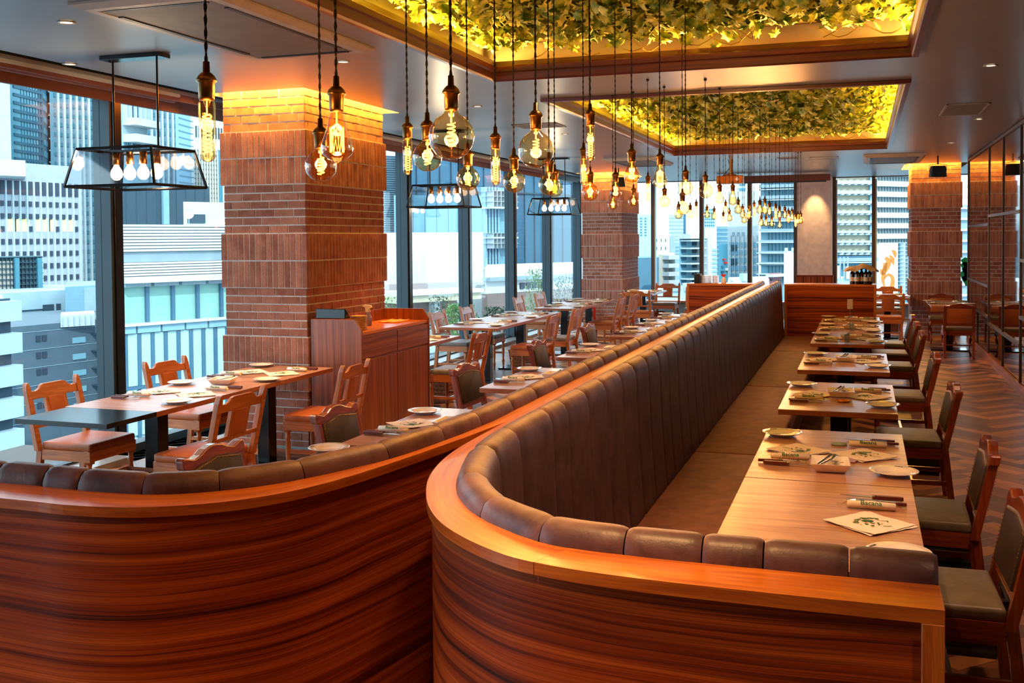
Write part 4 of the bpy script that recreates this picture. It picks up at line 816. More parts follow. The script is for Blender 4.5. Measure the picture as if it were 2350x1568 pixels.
def vent(label,x0,x1,y0,y1,drop,kind):
    cx,cy=(x0+x1)/2,(y0+y1)/2; t=thing('air_conditioner' if kind else 'ceiling_hatch',label,'air conditioner' if kind else 'ceiling hatch',(cx,cy,ZC)); a,b=(x1-x0)/2,(y1-y0)/2
    if kind:
        g=G(); 
        def rc(d,z): return [(-a+d,-b+d,z),(a-d,-b+d,z),(a-d,b-d,z),(-a+d,b-d,z)]
        g.grid([rc(0,-.001),rc(0,-drop*.4),rc(.05,-drop),rc(.22*min(1,a),-drop),rc(.23*min(1,a),-drop+.012)],[0,.03,.1,.3,.32],[0,1,2,3,4],True); obj('casing',g,'ac_white',t)
        obj('intake_grille',G().box(-a+.22*min(1,a),a-.22*min(1,a),-b+.22*min(1,a),b-.22*min(1,a),-drop+.004,-drop+.012),'ac_grille',t)
        for s in (-1,1): obj('louvre',G().box(s*(a-.12)-.016,s*(a-.12)+.016,-b*.7,b*.7,-drop-.003,-drop+.004),'black_flat',t); obj('louvre',G().box(-a*.7,a*.7,s*(b-.12)-.016,s*(b-.12)+.016,-drop-.003,-drop+.004),'black_flat',t)
    else:
        obj('frame',G().box(-a,a,-b,-b+.02,-.008,-.001).box(-a,a,b-.02,b,-.008,-.001).box(-a,-a+.02,-b,b,-.008,-.001).box(a-.02,a,-b,b,-.008,-.001),'ac_white',t); obj('door_panel',G().box(-a+.02,a-.02,-b+.02,b-.02,-.005,-.001),'ac_grille' if kind is None else 'ceiling_paint',t)
vent('large ceiling cassette air conditioner at the upper left',-3.98,-3.06,4.45,6.22,.035,1); vent('ceiling cassette air conditioner before the far right column',.0,.93,17.2,18.9,.05,1); vent('ceiling cassette air conditioner left of the far ivy recess',-3.95,-3.1,16.2,17.8,.05,1)
vent('square ceiling hatch behind the large globe pendants',-3.72,-3.2,10.95,11.37,0,None); vent('ceiling hatch on the dark right ceiling',.76,1.16,10.9,11.9,0,None); vent('left one of two small ceiling hatches beyond the far ivy recess',-1.32,-.99,17.2,17.6,0,None); vent('right one of two small ceiling hatches beyond the far ivy recess',-.82,-.38,17.4,17.9,0,0)
DN=['above the curved bench, out of view','above the near left aisle','near the upper left corner','above the near right aisle','over the second right table aisle','over the nearest bench tables','left of the first column top','behind the tube pendants by the window side','right of the small square hatch','on the dark right ceiling beyond the hatch','on the right ceiling near the mirrors','beside the left window blind','left of the large cassette','above the mirror table','above the second column corner','beyond the far ivy recess']
for (x,y),l in zip(DL,DN):
    t=thing('downlight','small recessed round downlight %s'%l,'downlight',(x,y,ZC),0,'recessed ceiling downlights'); obj('trim_ring',G().lathe([(.05,-.001),(.052,-.006),(.04,-.008),(.034,-.002)],20),'ac_white',t,smooth=True); obj('lens',G().lathe([(0,-.0025),(.034,-.0025)],16),'downlight_glow',t)
# ================= window-side chandeliers =================
def lantern(label,x,y):
    t=thing('lantern_pendant',label,'pendant lamp',(x,y,0),0,'black framed glass lantern pendants'); z0,z1=2.163,2.415; A,B,a,b=.36,.28,.30,.23; r=.0095
    bot=[(-A,-B,z0),(A,-B,z0),(A,B,z0),(-A,B,z0)]; top=[(-a,-b,z1),(a,-b,z1),(a,b,z1),(-a,b,z1)]
    g=G()
    for q in (bot,top): g.tube(q+[q[0]],r,4)
    for i in range(4): g.tube([bot[i],top[i]],r,4)
    obj('frame',g,'black_metal',t)
    for i in range(4): j=(i+1)%4; obj('pane',G().face([bot[i],bot[j],top[j],top[i]]),'lantern_glass',t)
    obj('top_bar',G().box(-a,a,-.03,.03,z1-.012,z1+.004),'black_metal',t)
    for s in (-1,1): obj('rod',G().tube([(s*.18,0,z1),(s*.18,0,3.04)],.007,8),'black_metal',t)
    obj('canopy',G().box(-.245,.245,-.06,.06,3.03,3.058),'black_metal',t,bev=.003,seg=1)
    for k in range(4):
        xx=-.165+.11*k; q=obj('socket',G().lathe([(0,2.405),(.024,2.405),(.026,2.32),(0,2.32)],12,(xx,0,0)),'copper',t,smooth=True)
        obj('bulb',G().lathe([(0,2.213),(.018,2.216),(.036,2.235),(.041,2.256),(.036,2.28),(.022,2.302),(.014,2.322)],16,(xx,0,0)),'lantern_bulb',q,smooth=True)
    lamp('lantern_lamp','POINT',(x,y,2.28),14,(1,.72,.42),shadow_soft_size=.03)
lantern('nearest black framed glass lantern pendant, upper left',-4.69,5.86); lantern('middle black framed glass lantern pendant before the middle windows',-4.66,11.25); lantern('far black framed glass lantern pendant near the second column',-4.67,15.85)
# ================= filament pendants =================
SOCK=[(.0025,.046),(.0075,.045),(.0085,.02),(.012,.019),(.019,.012),(.0235,.003),(.0235,-.001),(.019,-.004),(.0185,-.036),(.017,-.044),(0,-.044)]
PROFS={'tube':[(.0145,-.042),(.019,-.05),(.019,-.165),(.0165,-.178),(.009,-.185),(0,-.187)],'st':[(.014,-.042),(.018,-.055),(.025,-.085),(.037,-.118),(.0415,-.135),(.038,-.150),(.024,-.162),(.011,-.168),(.007,-.172),(0,-.173)],
 'big':[(.015,-.042),(.020,-.052),(.040,-.066),(.055,-.088),(.060,-.110),(.055,-.134),(.040,-.155),(.020,-.166),(0,-.170)],'globe':[(.014,-.042),(.018,-.050),(.034,-.062),(.045,-.080),(.0475,-.096),(.043,-.117),(.030,-.133),(.015,-.141),(0,-.143)],
 'pear':[(.014,-.042),(.017,-.055),(.026,-.075),(.037,-.098),(.039,-.112),(.034,-.128),(.020,-.140),(0,-.145)]}
def helix(z0,z1,r,turns,ph=0): return [(r*math.cos(2*PI*turns*i/(turns*10)+ph),r*math.sin(2*PI*turns*i/(turns*10)+ph),z0+(z1-z0)*i/(turns*10)) for i in range(turns*10+1)]
BM={}
for k,pf in PROFS.items():
    gl=G().lathe(pf,24).mesh('glass_bulb','bulb_glass',0,True); g=G(); fr=.0015
    if k=='tube':
        for ph in (0,PI): g.tube(helix(-.075,-.17,.010,5,ph),fr,4)
    elif k=='st':
        p=[]; 
        for i in range(15): a=2*PI*i/14; p.append((.017*math.cos(a),.017*math.sin(a),-.145 if i%2 else -.085))
        g.tube(p,fr,4)
    elif k=='pear': g.tube(helix(-.075,-.12,.010,5),.0022,4); g.tube(helix(-.12,-.075,.006,4),.0022,4)
    else:
        z=-.075 if k=='big' else -.07; zz=-.135 if k=='big' else -.122
        g.tube(helix(z,zz,.010,6),fr,4)
    g.tube([(0,0,-.045),(0,0,-.075)],.002,4); fl=g.mesh('filament','filament'); st=G().lathe([(.009,-.043),(.007,-.05),(.003,-.062),(0,-.066)],10).mesh('stem','bulb_glass',0,True)
    BM[k]=(gl,fl,st)
SK=G().lathe(SOCK,18).mesh('socket','brass',0,True)
BULBS=[('tube',-1.439,2.047,2.167),('globe',-1.533,2.743,2.114),('st',-1.256,2.331,2.164),('tube',-1.714,3.763,2.239),('globe',-1.319,3.049,2.156),('big',-1.002,2.471,2.171),('globe',-1.487,3.837,2.13),('tube',-1.383,3.874,2.195),('globe',-1.409,4.18,2.133),('big',-1.021,3.257,2.198),('globe',-1.311,4.372,2.127),('globe',-1.697,5.774,2.175),('tube',-1.462,5.54,2.274),('globe',-1.428,5.548,2.141),('tube',-1.052,4.095,2.296),('globe',-2.111,9.015,2.182),('pear',-1.476,6.378,2.186),('pear',-1.072,4.984,2.208),('globe',-1.895,8.878,2.203),('tube',-1.638,8.227,2.268),('st',-1.063,5.675,2.237),('globe',-1.585,8.666,2.187),('globe',-1.863,11,2.126),('globe',-1.243,7.511,2.098),('globe',-1.075,6.621,2.204),('globe',-1.982,12.545,2.159),('tube',-2.066,13.576,2.233),('big',-1.201,8.376,2.273),('globe',-2.005,14.123,2.183),('globe',-1.954,14.457,2.168),('pear',-1.159,8.917,2.22),('pear',-1.975,15.611,2.134),('globe',-1.742,14.003,2.239),('globe',-1.791,14.829,2.147),('st',-1.113,9.462,2.244),('globe',-1.33,11.817,2.188),('pear',-1.571,14.482,2.19),('globe',-1.625,15.201,2.121),('st',-1.469,14.306,2.196),('tube',-1.481,15.149,2.259),('globe',-1.137,12.305,2.194),('globe',-1.402,15.382,2.077),('st',-1.119,12.735,2.227),('pear',-1.363,15.712,2.076),('pear',-1.117,13.369,2.196),('globe',-1.3,15.944,2.072),('tube',-1.092,14.011,2.199),('pear',-1.076,14.439,2.175),('pear',-1.204,16.188,2.055),('pear',-1.05,15.082,2.184),('st',-1.029,15.511,2.153),('pear',-0.992,15.735,2.165),('tube',-0.961,16.061,2.11),('pear',-0.939,16.28,2.114),('globe',-0.894,16.19,2.118)]
def ordn(i):
    if i<20: return ORD[i]
    t=['twent','thirt','fort','fift'][(i+1)//10-2]; u=(i+1)%10
    return t+'ieth' if u==0 else t+'y-'+ORD[u-1]
KN={'tube':'long clear tube','st':'teardrop-shaped','big':'extra large round globe','globe':'round globe','pear':'pear-shaped'}
cordcache={}
for i,(k,x,y,z) in enumerate(BULBS):
    t=thing('filament_pendant','%s filament pendant, %s hanging bulb from the left'%(KN[k],ordn(i)),'pendant bulb',(x,y,z),0,'hanging filament bulbs')
    gl,fl,st=BM[k]
    for n,me in (('socket',SK),('glass_bulb',gl)):
        o=bpy.data.objects.new(n,me); COL.objects.link(o); o.parent=t
        if n=='glass_bulb':
            for nn,mm in (('filament',fl),('stem',st)):
                q=bpy.data.objects.new(nn,mm); COL.objects.link(q); q.parent=o; q.rotation_euler=(0,0,R.random()*6)
    inF=any(h[0]<x<h[1] and h[2]<y<h[3] for h in COF); top=(3.26 if inF else ZC)-z
    g=G(); near=y<7; stp=.010 if near else .03
    n=int((top-.046)/stp)
    for ph in (0,PI):
        g.tube([(.0022*math.cos(i2*(1.05 if near else 2.1)+ph),.0022*math.sin(i2*(1.05 if near else 2.1)+ph),.045+(top-.045)*i2/n) for i2 in range(n+1)],.0024 if near else .0027,4 if near else 3,False)
    obj('twisted_cord',g,'cord',t); obj('cord_canopy',G().lathe([(0,top),(.012,top),(.012,top-.012),(.005,top-.018),(0,top-.018)],12),'black_flat',t,smooth=True)
    lamp('bulb_lamp','POINT',(x,y,z-.10),4.2,(1,.55,.22),shadow_soft_size=.02)
# ================= outside: city seen through the glass =================
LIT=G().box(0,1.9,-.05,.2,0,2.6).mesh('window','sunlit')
BLD=[['tower', 'pale grey windowless tower wall at the far left window edge', -227.44, 213.28, 0.7377, 12.54, 17.48, 63.86, [-2.39, 39.87, -2.38, 39.97], 'palewall', []],
['tower', 'teal glass tower with dark bands, left window pane', -234.22, 237.39, 1.79, 15.09, 1.08, 66.85, [41.64, 25.47, 40.3, 24.53], 'tealglass', [['g', 'spandrel', 'tealdark', 2.35, 17.59, 1, 1, 21.77, 68.52, 20, 0.38, 0.27], ['g', 'window_mullion', 'tealdark', 5.41, 17.59, 8, 0.08, 21.87, 68.86, 1, 1, 0.18]]],
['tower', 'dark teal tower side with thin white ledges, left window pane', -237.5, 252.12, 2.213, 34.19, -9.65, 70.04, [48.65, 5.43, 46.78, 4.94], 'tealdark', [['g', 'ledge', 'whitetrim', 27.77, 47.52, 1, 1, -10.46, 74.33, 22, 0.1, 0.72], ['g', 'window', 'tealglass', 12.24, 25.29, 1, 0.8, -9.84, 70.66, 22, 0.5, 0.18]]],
['tower', 'tall tower with white vertical fins over blue glass, left window panes', -250.83, 271.37, 1.2425, 47.34, -19.03, 66.34, [23.82, 42.21, 26.23, 39.56], 'blueglass', [['g', 'fin', 'whitetrim', 1.35, 48.72, 22, 0.33, -20.32, 69.41, 1, 1, 1.08], ['g', 'spandrel', 'tealmid', 1.35, 48.72, 1, 1, -20.32, 69.41, 28, 0.4, 0.22]]],
['building', 'white building with sloped balconies, beside the left mullion', -204.75, 247.4, 1.6554, 15.46, 5.9, 50.17, [20.2, 13.69, 19.59, 13.16], 'whiteblue', [['g', 'fin', 'whitetrim', 2.29, 16.99, 6, 0.4, 36.46, 51.39, 1, 1, 0.9], ['b', 'balcony', 'whitewall', 3.11, 15.38, 35.56, 37.64, 4.5], ['b', 'balcony', 'whitewall', 2.96, 15.23, 30.63, 32.97, 4.5], ['b', 'window', 'tealdark', 7.7, 11.44, 38.2, 41.7, 0.36], ['b', 'window', 'tealdark', 7.84, 11.14, 28.73, 31.98, 0.36], ['g', 'window', 'tealmid', 3.01, 6.86, 2, 0.5, 27.71, 33.1, 1, 1, 0.36]]],
['tower', 'light blue tower with dark horizontal grooves, right of the finned tower', -196.43, 263.44, 1.8386, 12.53, 5.93, 50.72, [30.44, 11.66, 29.31, 11.26], 'lightblue', [['g', 'groove', 'tealmid', 2.55, 14.11, 1, 1, 5.99, 45.07, 20, 0.15, 0.18]]],
['tower', 'white tower with narrow slot windows beside the brick column', -230.62, 317.85, 1.2723, 15.43, 0.39, 47.5, [19.87, 25.58, 19.36, 24.98], 'whitewall', [['g', 'window', 'slate', 1.74, 15.63, 11, 0.3, 39.17, 43.34, 1, 1, 0.36], ['g', 'fin', 'cream', 1.58, 12.06, 9, 0.5, 0.33, 34.74, 1, 1, 0.54], ['g', 'spandrel', 'slate', 1.58, 12.06, 1, 1, 0.33, 34.74, 20, 0.25, 0.18], ['b', 'glass_strip', 'tealmid', 11.92, 13.71, 0.27, 35.14, 0.36]]],
['office_block', 'white office block with grid of square windows, lower left pane', -152.83, 146.18, 1.4647, 24.81, -14.41, 16.74, [20.19, 25.34, 21.02, 23.55], 'whiteoffice', [['g', 'window', 'winglass', 5.25, 23.98, 12, 0.58, 10.39, 13.26, 1, 0.9, -0.22], ['g', 'window', 'winglass', 5.16, 23.88, 12, 0.5, -9.69, 9.46, 8, 0.42, -0.22], ['g', 'pilaster', 'whitetrim', 4.51, 24.86, 13, 0.25, -15.61, 13.26, 1, 1, 0.18]]],
['roof_box', 'white rooftop box with vents on the white office block', -146.71, 140.33, 1.2452, 9.45, 13.56, 16.45, [5.68, 11.59, 5.64, 11.36], 'whitewall', []],
['mesh_billboard', 'scaffold mesh billboard with sunlit panel on a rooftop, lower left pane', -110.43, 107.76, 1.11, 7.1, -6.04, -0.24, [1.58, 4.57, 1.57, 4.5], 'meshdark', [['g', 'scaffold_pole', 'slate', -0.05, 7.04, 14, 0.12, -6.22, -0.31, 1, 1, 0.45], ['g', 'scaffold_rail', 'slate', -0.05, 7.04, 1, 1, -6.22, -0.31, 8, 0.12, 0.54], ['b', 'sun_panel', 'cream', -0.12, 3.09, -5.54, -0.86, 0.18], ['b', 'post', 'tealmid', 3.2, 3.76, -6.22, -0.43, 0.9], ['b', 'post', 'tealmid', 6.16, 6.75, -6.37, -0.49, 0.9]]],
['building', 'white low rooftop building with dark square openings, lower left pane', -100.89, 97.79, 1.3809, 11.51, -11.12, -4.59, [10.9, 16.06, 11.17, 15.34], 'whiteblue', [['b', 'opening', 'slate', 7.97, 9.49, -7.18, -6.34, 0.18], ['b', 'opening', 'slate', 9.94, 10.52, -7.17, -6.32, 0.18], ['b', 'cornice', 'slate', 4.18, 7.96, -6.95, -6.84, 0.18]]],
['building', 'pale blue plain rooftop cube, left of the mullion', -91.55, 100.96, 1.4901, 5.45, -11.2, -3.77, [11.27, 11.67, 10.95, 11.35], 'lightblue', [['b', 'panel', 'whiteblue', 2.92, 5.25, -7.56, -4.02, 0.18]]],
['rooftop_tank', 'white ribbed rooftop water tank, lower left pane', -81.09, 88.67, 1.0837, 3.65, -7.41, -6.11, [1.71, 4.52, 1.64, 4.47], 'whitewall', [['g', 'rib', 'whiteblue', -0.17, 3.48, 6, 0.1, -7.21, -6.32, 1, 1, 0.27]]],
['building', 'grey apartment block with paired windows, lower left pane', -82.4, 82.94, 1.3889, 11.46, -25.89, -6.95, [13.22, 18.4, 13.69, 17.38], 'greywall', [['g', 'window', 'winglass', 2.94, 4.38, 2, 0.75, -18.62, -8.09, 6, 0.36, 0.11], ['g', 'window', 'winlight', 7.48, 9.09, 1, 1, -19.42, -8.68, 6, 0.34, 0.11], ['g', 'ledge', 'slate', 9.84, 10.87, 1, 1, -19.77, -8.38, 6, 0.06, 0.9], ['g', 'band', 'whiteblue', -0.22, 11.22, 1, 1, -18.89, -7.62, 6, 0.02, 0.07]]],
['building', 'white apartment corner with stacked balconies, lowest left pane', -69.28, 66.27, 1.4728, 2.75, -20.6, -3.11, [6.12, 7.55, 5.9, 7.42], 'whiteblue', [['g', 'floor_line', 'slate', -0.2, 2.54, 1, 1, -18.05, -5.96, 5, 0.02, 0.09]]],
['balcony_stack', 'white stacked balconies on the apartment corner, lowest left pane', -66.58, 64.54, 1.5636, 2.65, -19.94, -2.9, [0.68, 0.69, 0.66, 0.68], 'slate', [['g', 'balcony', 'whiteblue', -0.14, 2.96, 1, 1, -18.93, -3.06, 6, 0.62, 0.9]]],
['building', 'dark slate blank building behind the louvred roof, left window', -145.2, 175.19, 1.2278, 22.35, 1.12, 13.66, [16.98, 27.52, 17.85, 26.12], 'slate', [['b', 'pipe', 'lightblue', 10.34, 11.71, 5.21, 13.59, 0.72], ['g', 'panel_joint', 'tealdark', 0.9, 22.34, 9, 0.02, 4.74, 13.59, 1, 1, 0.14]]],
['rooftop_box', 'white rooftop plant box near the satellite dish, by the brick column', -85.61, 116.19, 1.1229, 7.0, 3.61, 6.91, [4.69, 8.48, 4.66, 8.28], 'whitewall', [['b', 'window', 'slate', 0.55, 3.1, 4.08, 5.25, 0.18]]],
['building', 'white louvred building with mint glass band behind the brick column', -64.91, 78.32, 1.1834, 11.59, -23.34, 3.26, [9.44, 16.93, 10.24, 15.99], 'whiteblue', [['g', 'louvre', 'whitewall', 0.02, 11.62, 1, 1, 0.69, 3.28, 9, 0.7, 0.54], ['b', 'band', 'greylight', -0.04, 11.56, -0.23, 0.65, 0.18], ['g', 'louvre', 'whitewall', -0.04, 11.55, 1, 1, -1.57, -0.27, 5, 0.7, 0.54], ['b', 'eave', 'whitewall', -0.07, 11.62, -2.12, -1.57, 1.8], ['g', 'bracket', 'greylight', -0.08, 11.51, 4, 0.88, -2.49, -2.11, 1, 1, 1.08], ['b', 'glass_band', 'mint', -0.12, 11.47, -5.88, -2.49, 0.09], ['g', 'post', 'slateblue', -1.35, 12.01, 5, 0.12, -5.85, -2.47, 1, 1, 0.45], ['b', 'sill', 'whitewall', -0.15, 11.44, -6.14, -5.88, 0.9], ['g', 'band_panel', 'lightblue', -1.08, 11.54, 5, 0.92, -6.82, -6.11, 1, 1, 0.54], ['g', 'curtain_window', 'mintwhite', -0.85, 11.42, 9, 0.74, -11.76, -6.91, 1, 1, 0.22], ['g', 'post', 'slateblue', -0.26, 11.93, 9, 0.24, -11.82, -6.95, 1, 1, 0.36], ['b', 'band', 'slateblue', -0.27, 11.33, -12.05, -11.8, 0.36], ['g', 'curtain_window', 'mintwhite', -0.95, 11.32, 9, 0.74, -21.15, -12.09, 2, 0.95, 0.22], ['g', 'post', 'slateblue', -0.35, 11.83, 9, 0.24, -21.25, -12.16, 1, 1, 0.36]]],
['building', 'pale building with fine louvre grille beside the brick column', -73.87, 149.24, 0.9701, 4.17, 0.95, 15.14, [9.76, 16.75, 9.36, 16.55], 'greylight', [['g', 'louvre', 'whiteblue', 0.33, 4.34, 1, 1, 2.68, 14.79, 34, 0.5, 0.18]]],
['building', 'slate blue ribbed metal building filling the middle windows', -68.43, 145.8, 1.0887, 43.51, -5.8, 19.16, [20.0, 25.48, 23.03, 21.53], 'slateblue', [['g', 'panel_joint', 'slate', 0.4, 43.1, 18, 0.05, -5.84, 20.33, 1, 1, 0.22], ['b', 'girt', 'slate', 0.26, 42.99, 9.31, 9.53, 0.36]]],
['building', 'low teal panel annexe behind the white wall, middle windows', -62.31, 132.03, 0.694, 13.96, 1.03, 7.88, [1.73, 6.2, 2.02, 6.03], 'tealpale', [['g', 'panel_joint', 'slateblue', 0.13, 14.01, 8, 0.02, 2.21, 7.8, 1, 1, 0.09]]],
['wall_block', 'large blank white wall beyond the middle windows', -46.67, 95.08, 1.0938, 14.43, -5.16, 2.41, [7.88, 10.29, 8.36, 9.47], 'whitewall', []],
['stair_tower', 'blue service tower with railed landings, middle windows', -45.48, 121.9, 0.971, 4.17, -6.65, 8.15, [5.72, 7.85, 5.54, 7.7], 'tealpale', [['g', 'pipe', 'lightblue', 0.07, 2.44, 5, 0.5, -3.4, 8.17, 1, 1, 0.72], ['g', 'landing', 'whitetrim', 0.04, 4.21, 1, 1, -5.64, 5.65, 3, 0.06, 2.16], ['g', 'rail', 'whitetrim', 0.06, 4.23, 1, 1, 5.65, 7.64, 3, 0.06, 2.25], ['g', 'rail', 'whitetrim', 0.01, 4.17, 1, 1, 0.45, 2.39, 3, 0.06, 2.25], ['g', 'rail_post', 'whitetrim', 0.06, 4.23, 7, 0.08, 5.65, 7.64, 1, 1, 2.25], ['g', 'rail_post', 'whitetrim', 0.01, 4.17, 7, 0.08, 0.45, 2.39, 1, 1, 2.25], ['b', 'opening', 'slate', 2.0, 2.75, -3.21, 0.0, 0.18]]],
['building', 'long low white roofed building past the shrubs, middle windows', -32.97, 89.17, 1.1105, 14.18, -8.38, -1.09, [11.3, 11.64, 11.75, 10.51], 'whitewall', [['g', 'window', 'winglass', 4.39, 7.7, 4, 0.7, -3.1, -2.52, 1, 1, 0.18], ['b', 'roof_edge', 'greylight', -0.04, 14.15, -2.2, -1.87, 0.72], ['b', 'brick_wall', 'brickfar', -0.09, 14.11, -8.95, -3.38, 0.36]]],
['canopy', 'beige flat canopy above a brick wall, middle windows', -33.58, 67.84, 1.0497, 7.57, -6.18, -2.0, [5.53, 7.98, 5.76, 7.53], 'brickfar', [['b', 'eave', 'beige', -0.13, 7.6, -2.81, -2.28, 2.88], ['b', 'roof', 'whitewall', -0.13, 7.6, -2.28, -2.02, 3.24], ['b', 'post', 'whitewall', 4.84, 5.38, -6.59, -2.88, 0.72]]],
['building', 'white hazy tower at the left edge of the end window', -77.72, 369.81, 0.9929, 8.1, -13.53, 9.87, [17.46, 16.97, 16.75, 16.71], 'whiteblue', [['g', 'window', 'tealmid', 0.93, 5.42, 2, 0.4, 1.48, 8.62, 7, 0.5, 0.18]]],
['building', 'blue grey blank block low in the end window left', -36.27, 172.58, 0.8812, 4.76, -14.21, -1.81, [10.31, 12.5, 9.92, 12.29], 'bluegrey', []],
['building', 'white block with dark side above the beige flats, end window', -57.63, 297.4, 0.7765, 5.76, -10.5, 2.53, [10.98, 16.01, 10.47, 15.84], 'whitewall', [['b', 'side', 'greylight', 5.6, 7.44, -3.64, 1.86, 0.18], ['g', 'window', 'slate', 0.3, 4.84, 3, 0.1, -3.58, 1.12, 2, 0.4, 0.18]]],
['building', 'beige flats with shadowed balconies, end window left', -37.54, 198.56, 0.9348, 4.38, -16.52, -1.68, [11.2, 11.73, 10.74, 11.56], 'cream', [['g', 'balcony', 'whitewall', 1.01, 4.37, 1, 1, -9.9, -1.9, 5, 0.5, 1.8], ['g', 'window', 'greylight', 1.01, 3.9, 2, 0.5, -10.74, -2.83, 5, 0.4, 0.18]]],
['tower', 'tall pale ribbed tower behind the fire stair, end window', -84.6, 473.13, 0.8726, 9.65, -29.74, 11.91, [21.15, 24.56, 20.24, 24.25], 'whiteblue', [['g', 'groove', 'greylight', 0.3, 9.16, 1, 1, -9.81, 10.32, 12, 0.15, 0.18], ['b', 'edge', 'slateblue', 8.86, 9.91, -9.9, 11.95, 0.54]]],
['stair_tower', 'teal building with white zigzag fire stairs, end window', -26.12, 154.9, 0.9444, 4.32, -12.43, 1.95, [6.92, 6.84, 6.67, 6.71], 'tealpale', [['g', 'landing', 'whitetrim', 0.18, 3.58, 1, 1, -7.94, 1.22, 8, 0.18, 2.16], ['g', 'opening', 'tealdark', 0.36, 1.18, 1, 1, -7.9, 0.96, 8, 0.5, 0.27], ['g', 'opening', 'slate', 2.65, 3.39, 1, 1, -7.99, 0.94, 8, 0.5, 0.27], ['b', 'roof_wall', 'whitewall', 0.0, 3.95, 1.41, 2.14, 2.34], ['b', 'edge_wall', 'whitewall', 3.47, 4.31, -8.03, 1.6, 2.52]]],
['tower', 'white gridded tower right of the second end mullion', -63.31, 427.54, 0.9427, 8.67, -15.77, 13.25, [23.5, 22.39, 22.53, 22.08], 'whiteblue', [['g', 'window', 'tealmid', 1.05, 8.19, 6, 0.5, 3.92, 12.93, 7, 0.5, 0.27]]],
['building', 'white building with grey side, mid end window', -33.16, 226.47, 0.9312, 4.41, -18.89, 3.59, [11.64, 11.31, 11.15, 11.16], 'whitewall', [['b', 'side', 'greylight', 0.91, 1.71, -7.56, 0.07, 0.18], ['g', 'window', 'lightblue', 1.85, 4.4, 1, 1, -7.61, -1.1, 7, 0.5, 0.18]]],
['tower', 'distant teal glass tower above the street, end window', -53.83, 404.34, 0.7723, 5.81, -24.91, 5.45, [14.81, 19.25, 14.07, 19.09], 'tealpale', [['g', 'spandrel', 'whiteblue', 0.22, 5.82, 1, 1, -8.1, 5.1, 8, 0.35, 0.18]]],
['street_front', 'busy street front with coloured signs between towers, end window', -49.57, 379.38, 1.1454, 6.86, -32.73, -1.11, [13.92, 8.44, 13.35, 8.31], 'tealmid', [['b', 'sign', 'red', 3.22, 4.72, -8.33, -7.69, 0.72], ['b', 'sign', 'red', 2.33, 3.52, -7.03, -6.55, 0.72], ['b', 'sign', 'slateblue', 1.43, 2.92, -9.71, -9.08, 0.72], ['b', 'sign', 'whitewall', 4.11, 5.61, -10.9, -9.95, 0.72], ['b', 'sign', 'red', 5.3, 6.21, -11.57, -11.09, 0.72], ['b', 'sign', 'slate', 1.13, 2.61, -11.77, -10.98, 0.72]]],
['office_block', 'pale green glass office with white top, centre end window', -23.6, 192.73, -0.1228, 5.75, -15.71, 9.93, [-4.98, 21.73, -5.25, 21.88], 'whitewall', [['g', 'window', 'tealpale', 0.24, 5.67, 5, 0.75, -10.86, 0.62, 8, 0.62, 0.18], ['g', 'window', 'slate', 0.64, 1.77, 2, 0.8, -0.97, 0.15, 1, 1, 0.36], ['g', 'window', 'slate', 0.64, 1.77, 2, 0.8, -3.53, -2.41, 1, 1, 0.36], ['g', 'mullion', 'whitetrim', 0.24, 5.75, 7, 0.1, -10.86, 1.89, 1, 1, 0.54], ['g', 'window', 'greylight', 0.65, 3.29, 3, 0.5, 1.82, 2.46, 1, 1, 0.18]]],
['tower', 'distant blue window tower behind the pendant bulbs', -42.68, 381.72, 0.3276, 2.53, -1.17, 24.13, [4.5, 18.75, 3.86, 18.73], 'whiteblue', [['g', 'spandrel', 'tealmid', 0.19, 2.4, 1, 1, 1.99, 23.29, 10, 0.5, 0.36]]],
['tower', 'teal terraced office with white deep balconies, right end window', -14.55, 158.83, -0.1266, 5.7, -12.52, 11.33, [-5.03, 24.99, -5.16, 25.17], 'tealpale', [['g', 'balcony', 'whitetrim', -0.25, 5.76, 1, 1, -5.44, 10.25, 10, 0.08, 1.62], ['g', 'parapet', 'greylight', 0.01, 5.7, 1, 1, -5.44, 11.02, 10, 0.3, 1.08], ['g', 'mullion', 'tealmid', 0.92, 5.64, 9, 0.05, -5.3, 9.59, 1, 1, 0.27]]],
['sign_board', 'white blank rooftop sign board with two round white lamps', -8.18, 116.09, 0.3276, 1.57, -8.61, 0.07, [0.44, 1.55, 0.4, 1.54], 'whitewall', [['b', 'lamp', 'whitetrim', 0.14, 0.38, 0.06, 0.44, 0.18], ['b', 'lamp', 'whitetrim', 0.9, 1.19, 0.06, 0.44, 0.18]]],
['building', 'small red brick house low in the end window', -10.88, 128.38, 1.1576, 3.39, -9.76, -3.12, [8.63, 4.58, 8.3, 4.48], 'redbrick', [['b', 'window', 'winglass', 2.39, 3.05, -4.02, -3.69, 0.18], ['b', 'window', 'slate', 0.53, 0.85, -3.67, -3.52, 0.18], ['b', 'roof', 'whitewall', -0.11, 3.5, -3.23, -2.96, 0.72]]],
['rooftops', 'jumble of white low roofs along the bottom of the end window', -21.22, 109.02, 0.7773, 5.75, -8.27, -4.01, [5.49, 8.0, 5.44, 7.77], 'whiteblue', [['b', 'tank', 'whitewall', 1.19, 1.87, -4.06, -3.69, 0.36], ['b', 'box', 'greylight', 2.31, 3.44, -4.1, -3.49, 0.36], ['b', 'box', 'whitewall', 4.01, 4.58, -4.14, -3.29, 0.36]]],
['rooftops', 'white rooftop units below the green glass office', -13.66, 111.58, 0.789, 5.62, -8.34, -3.0, [6.13, 7.54, 6.03, 7.31], 'whitewall', [['b', 'box', 'whiteblue', 1.8, 2.68, -3.07, -2.27, 0.36], ['b', 'box', 'whitewall', 0.34, 0.69, -3.02, -2.79, 0.36]]],
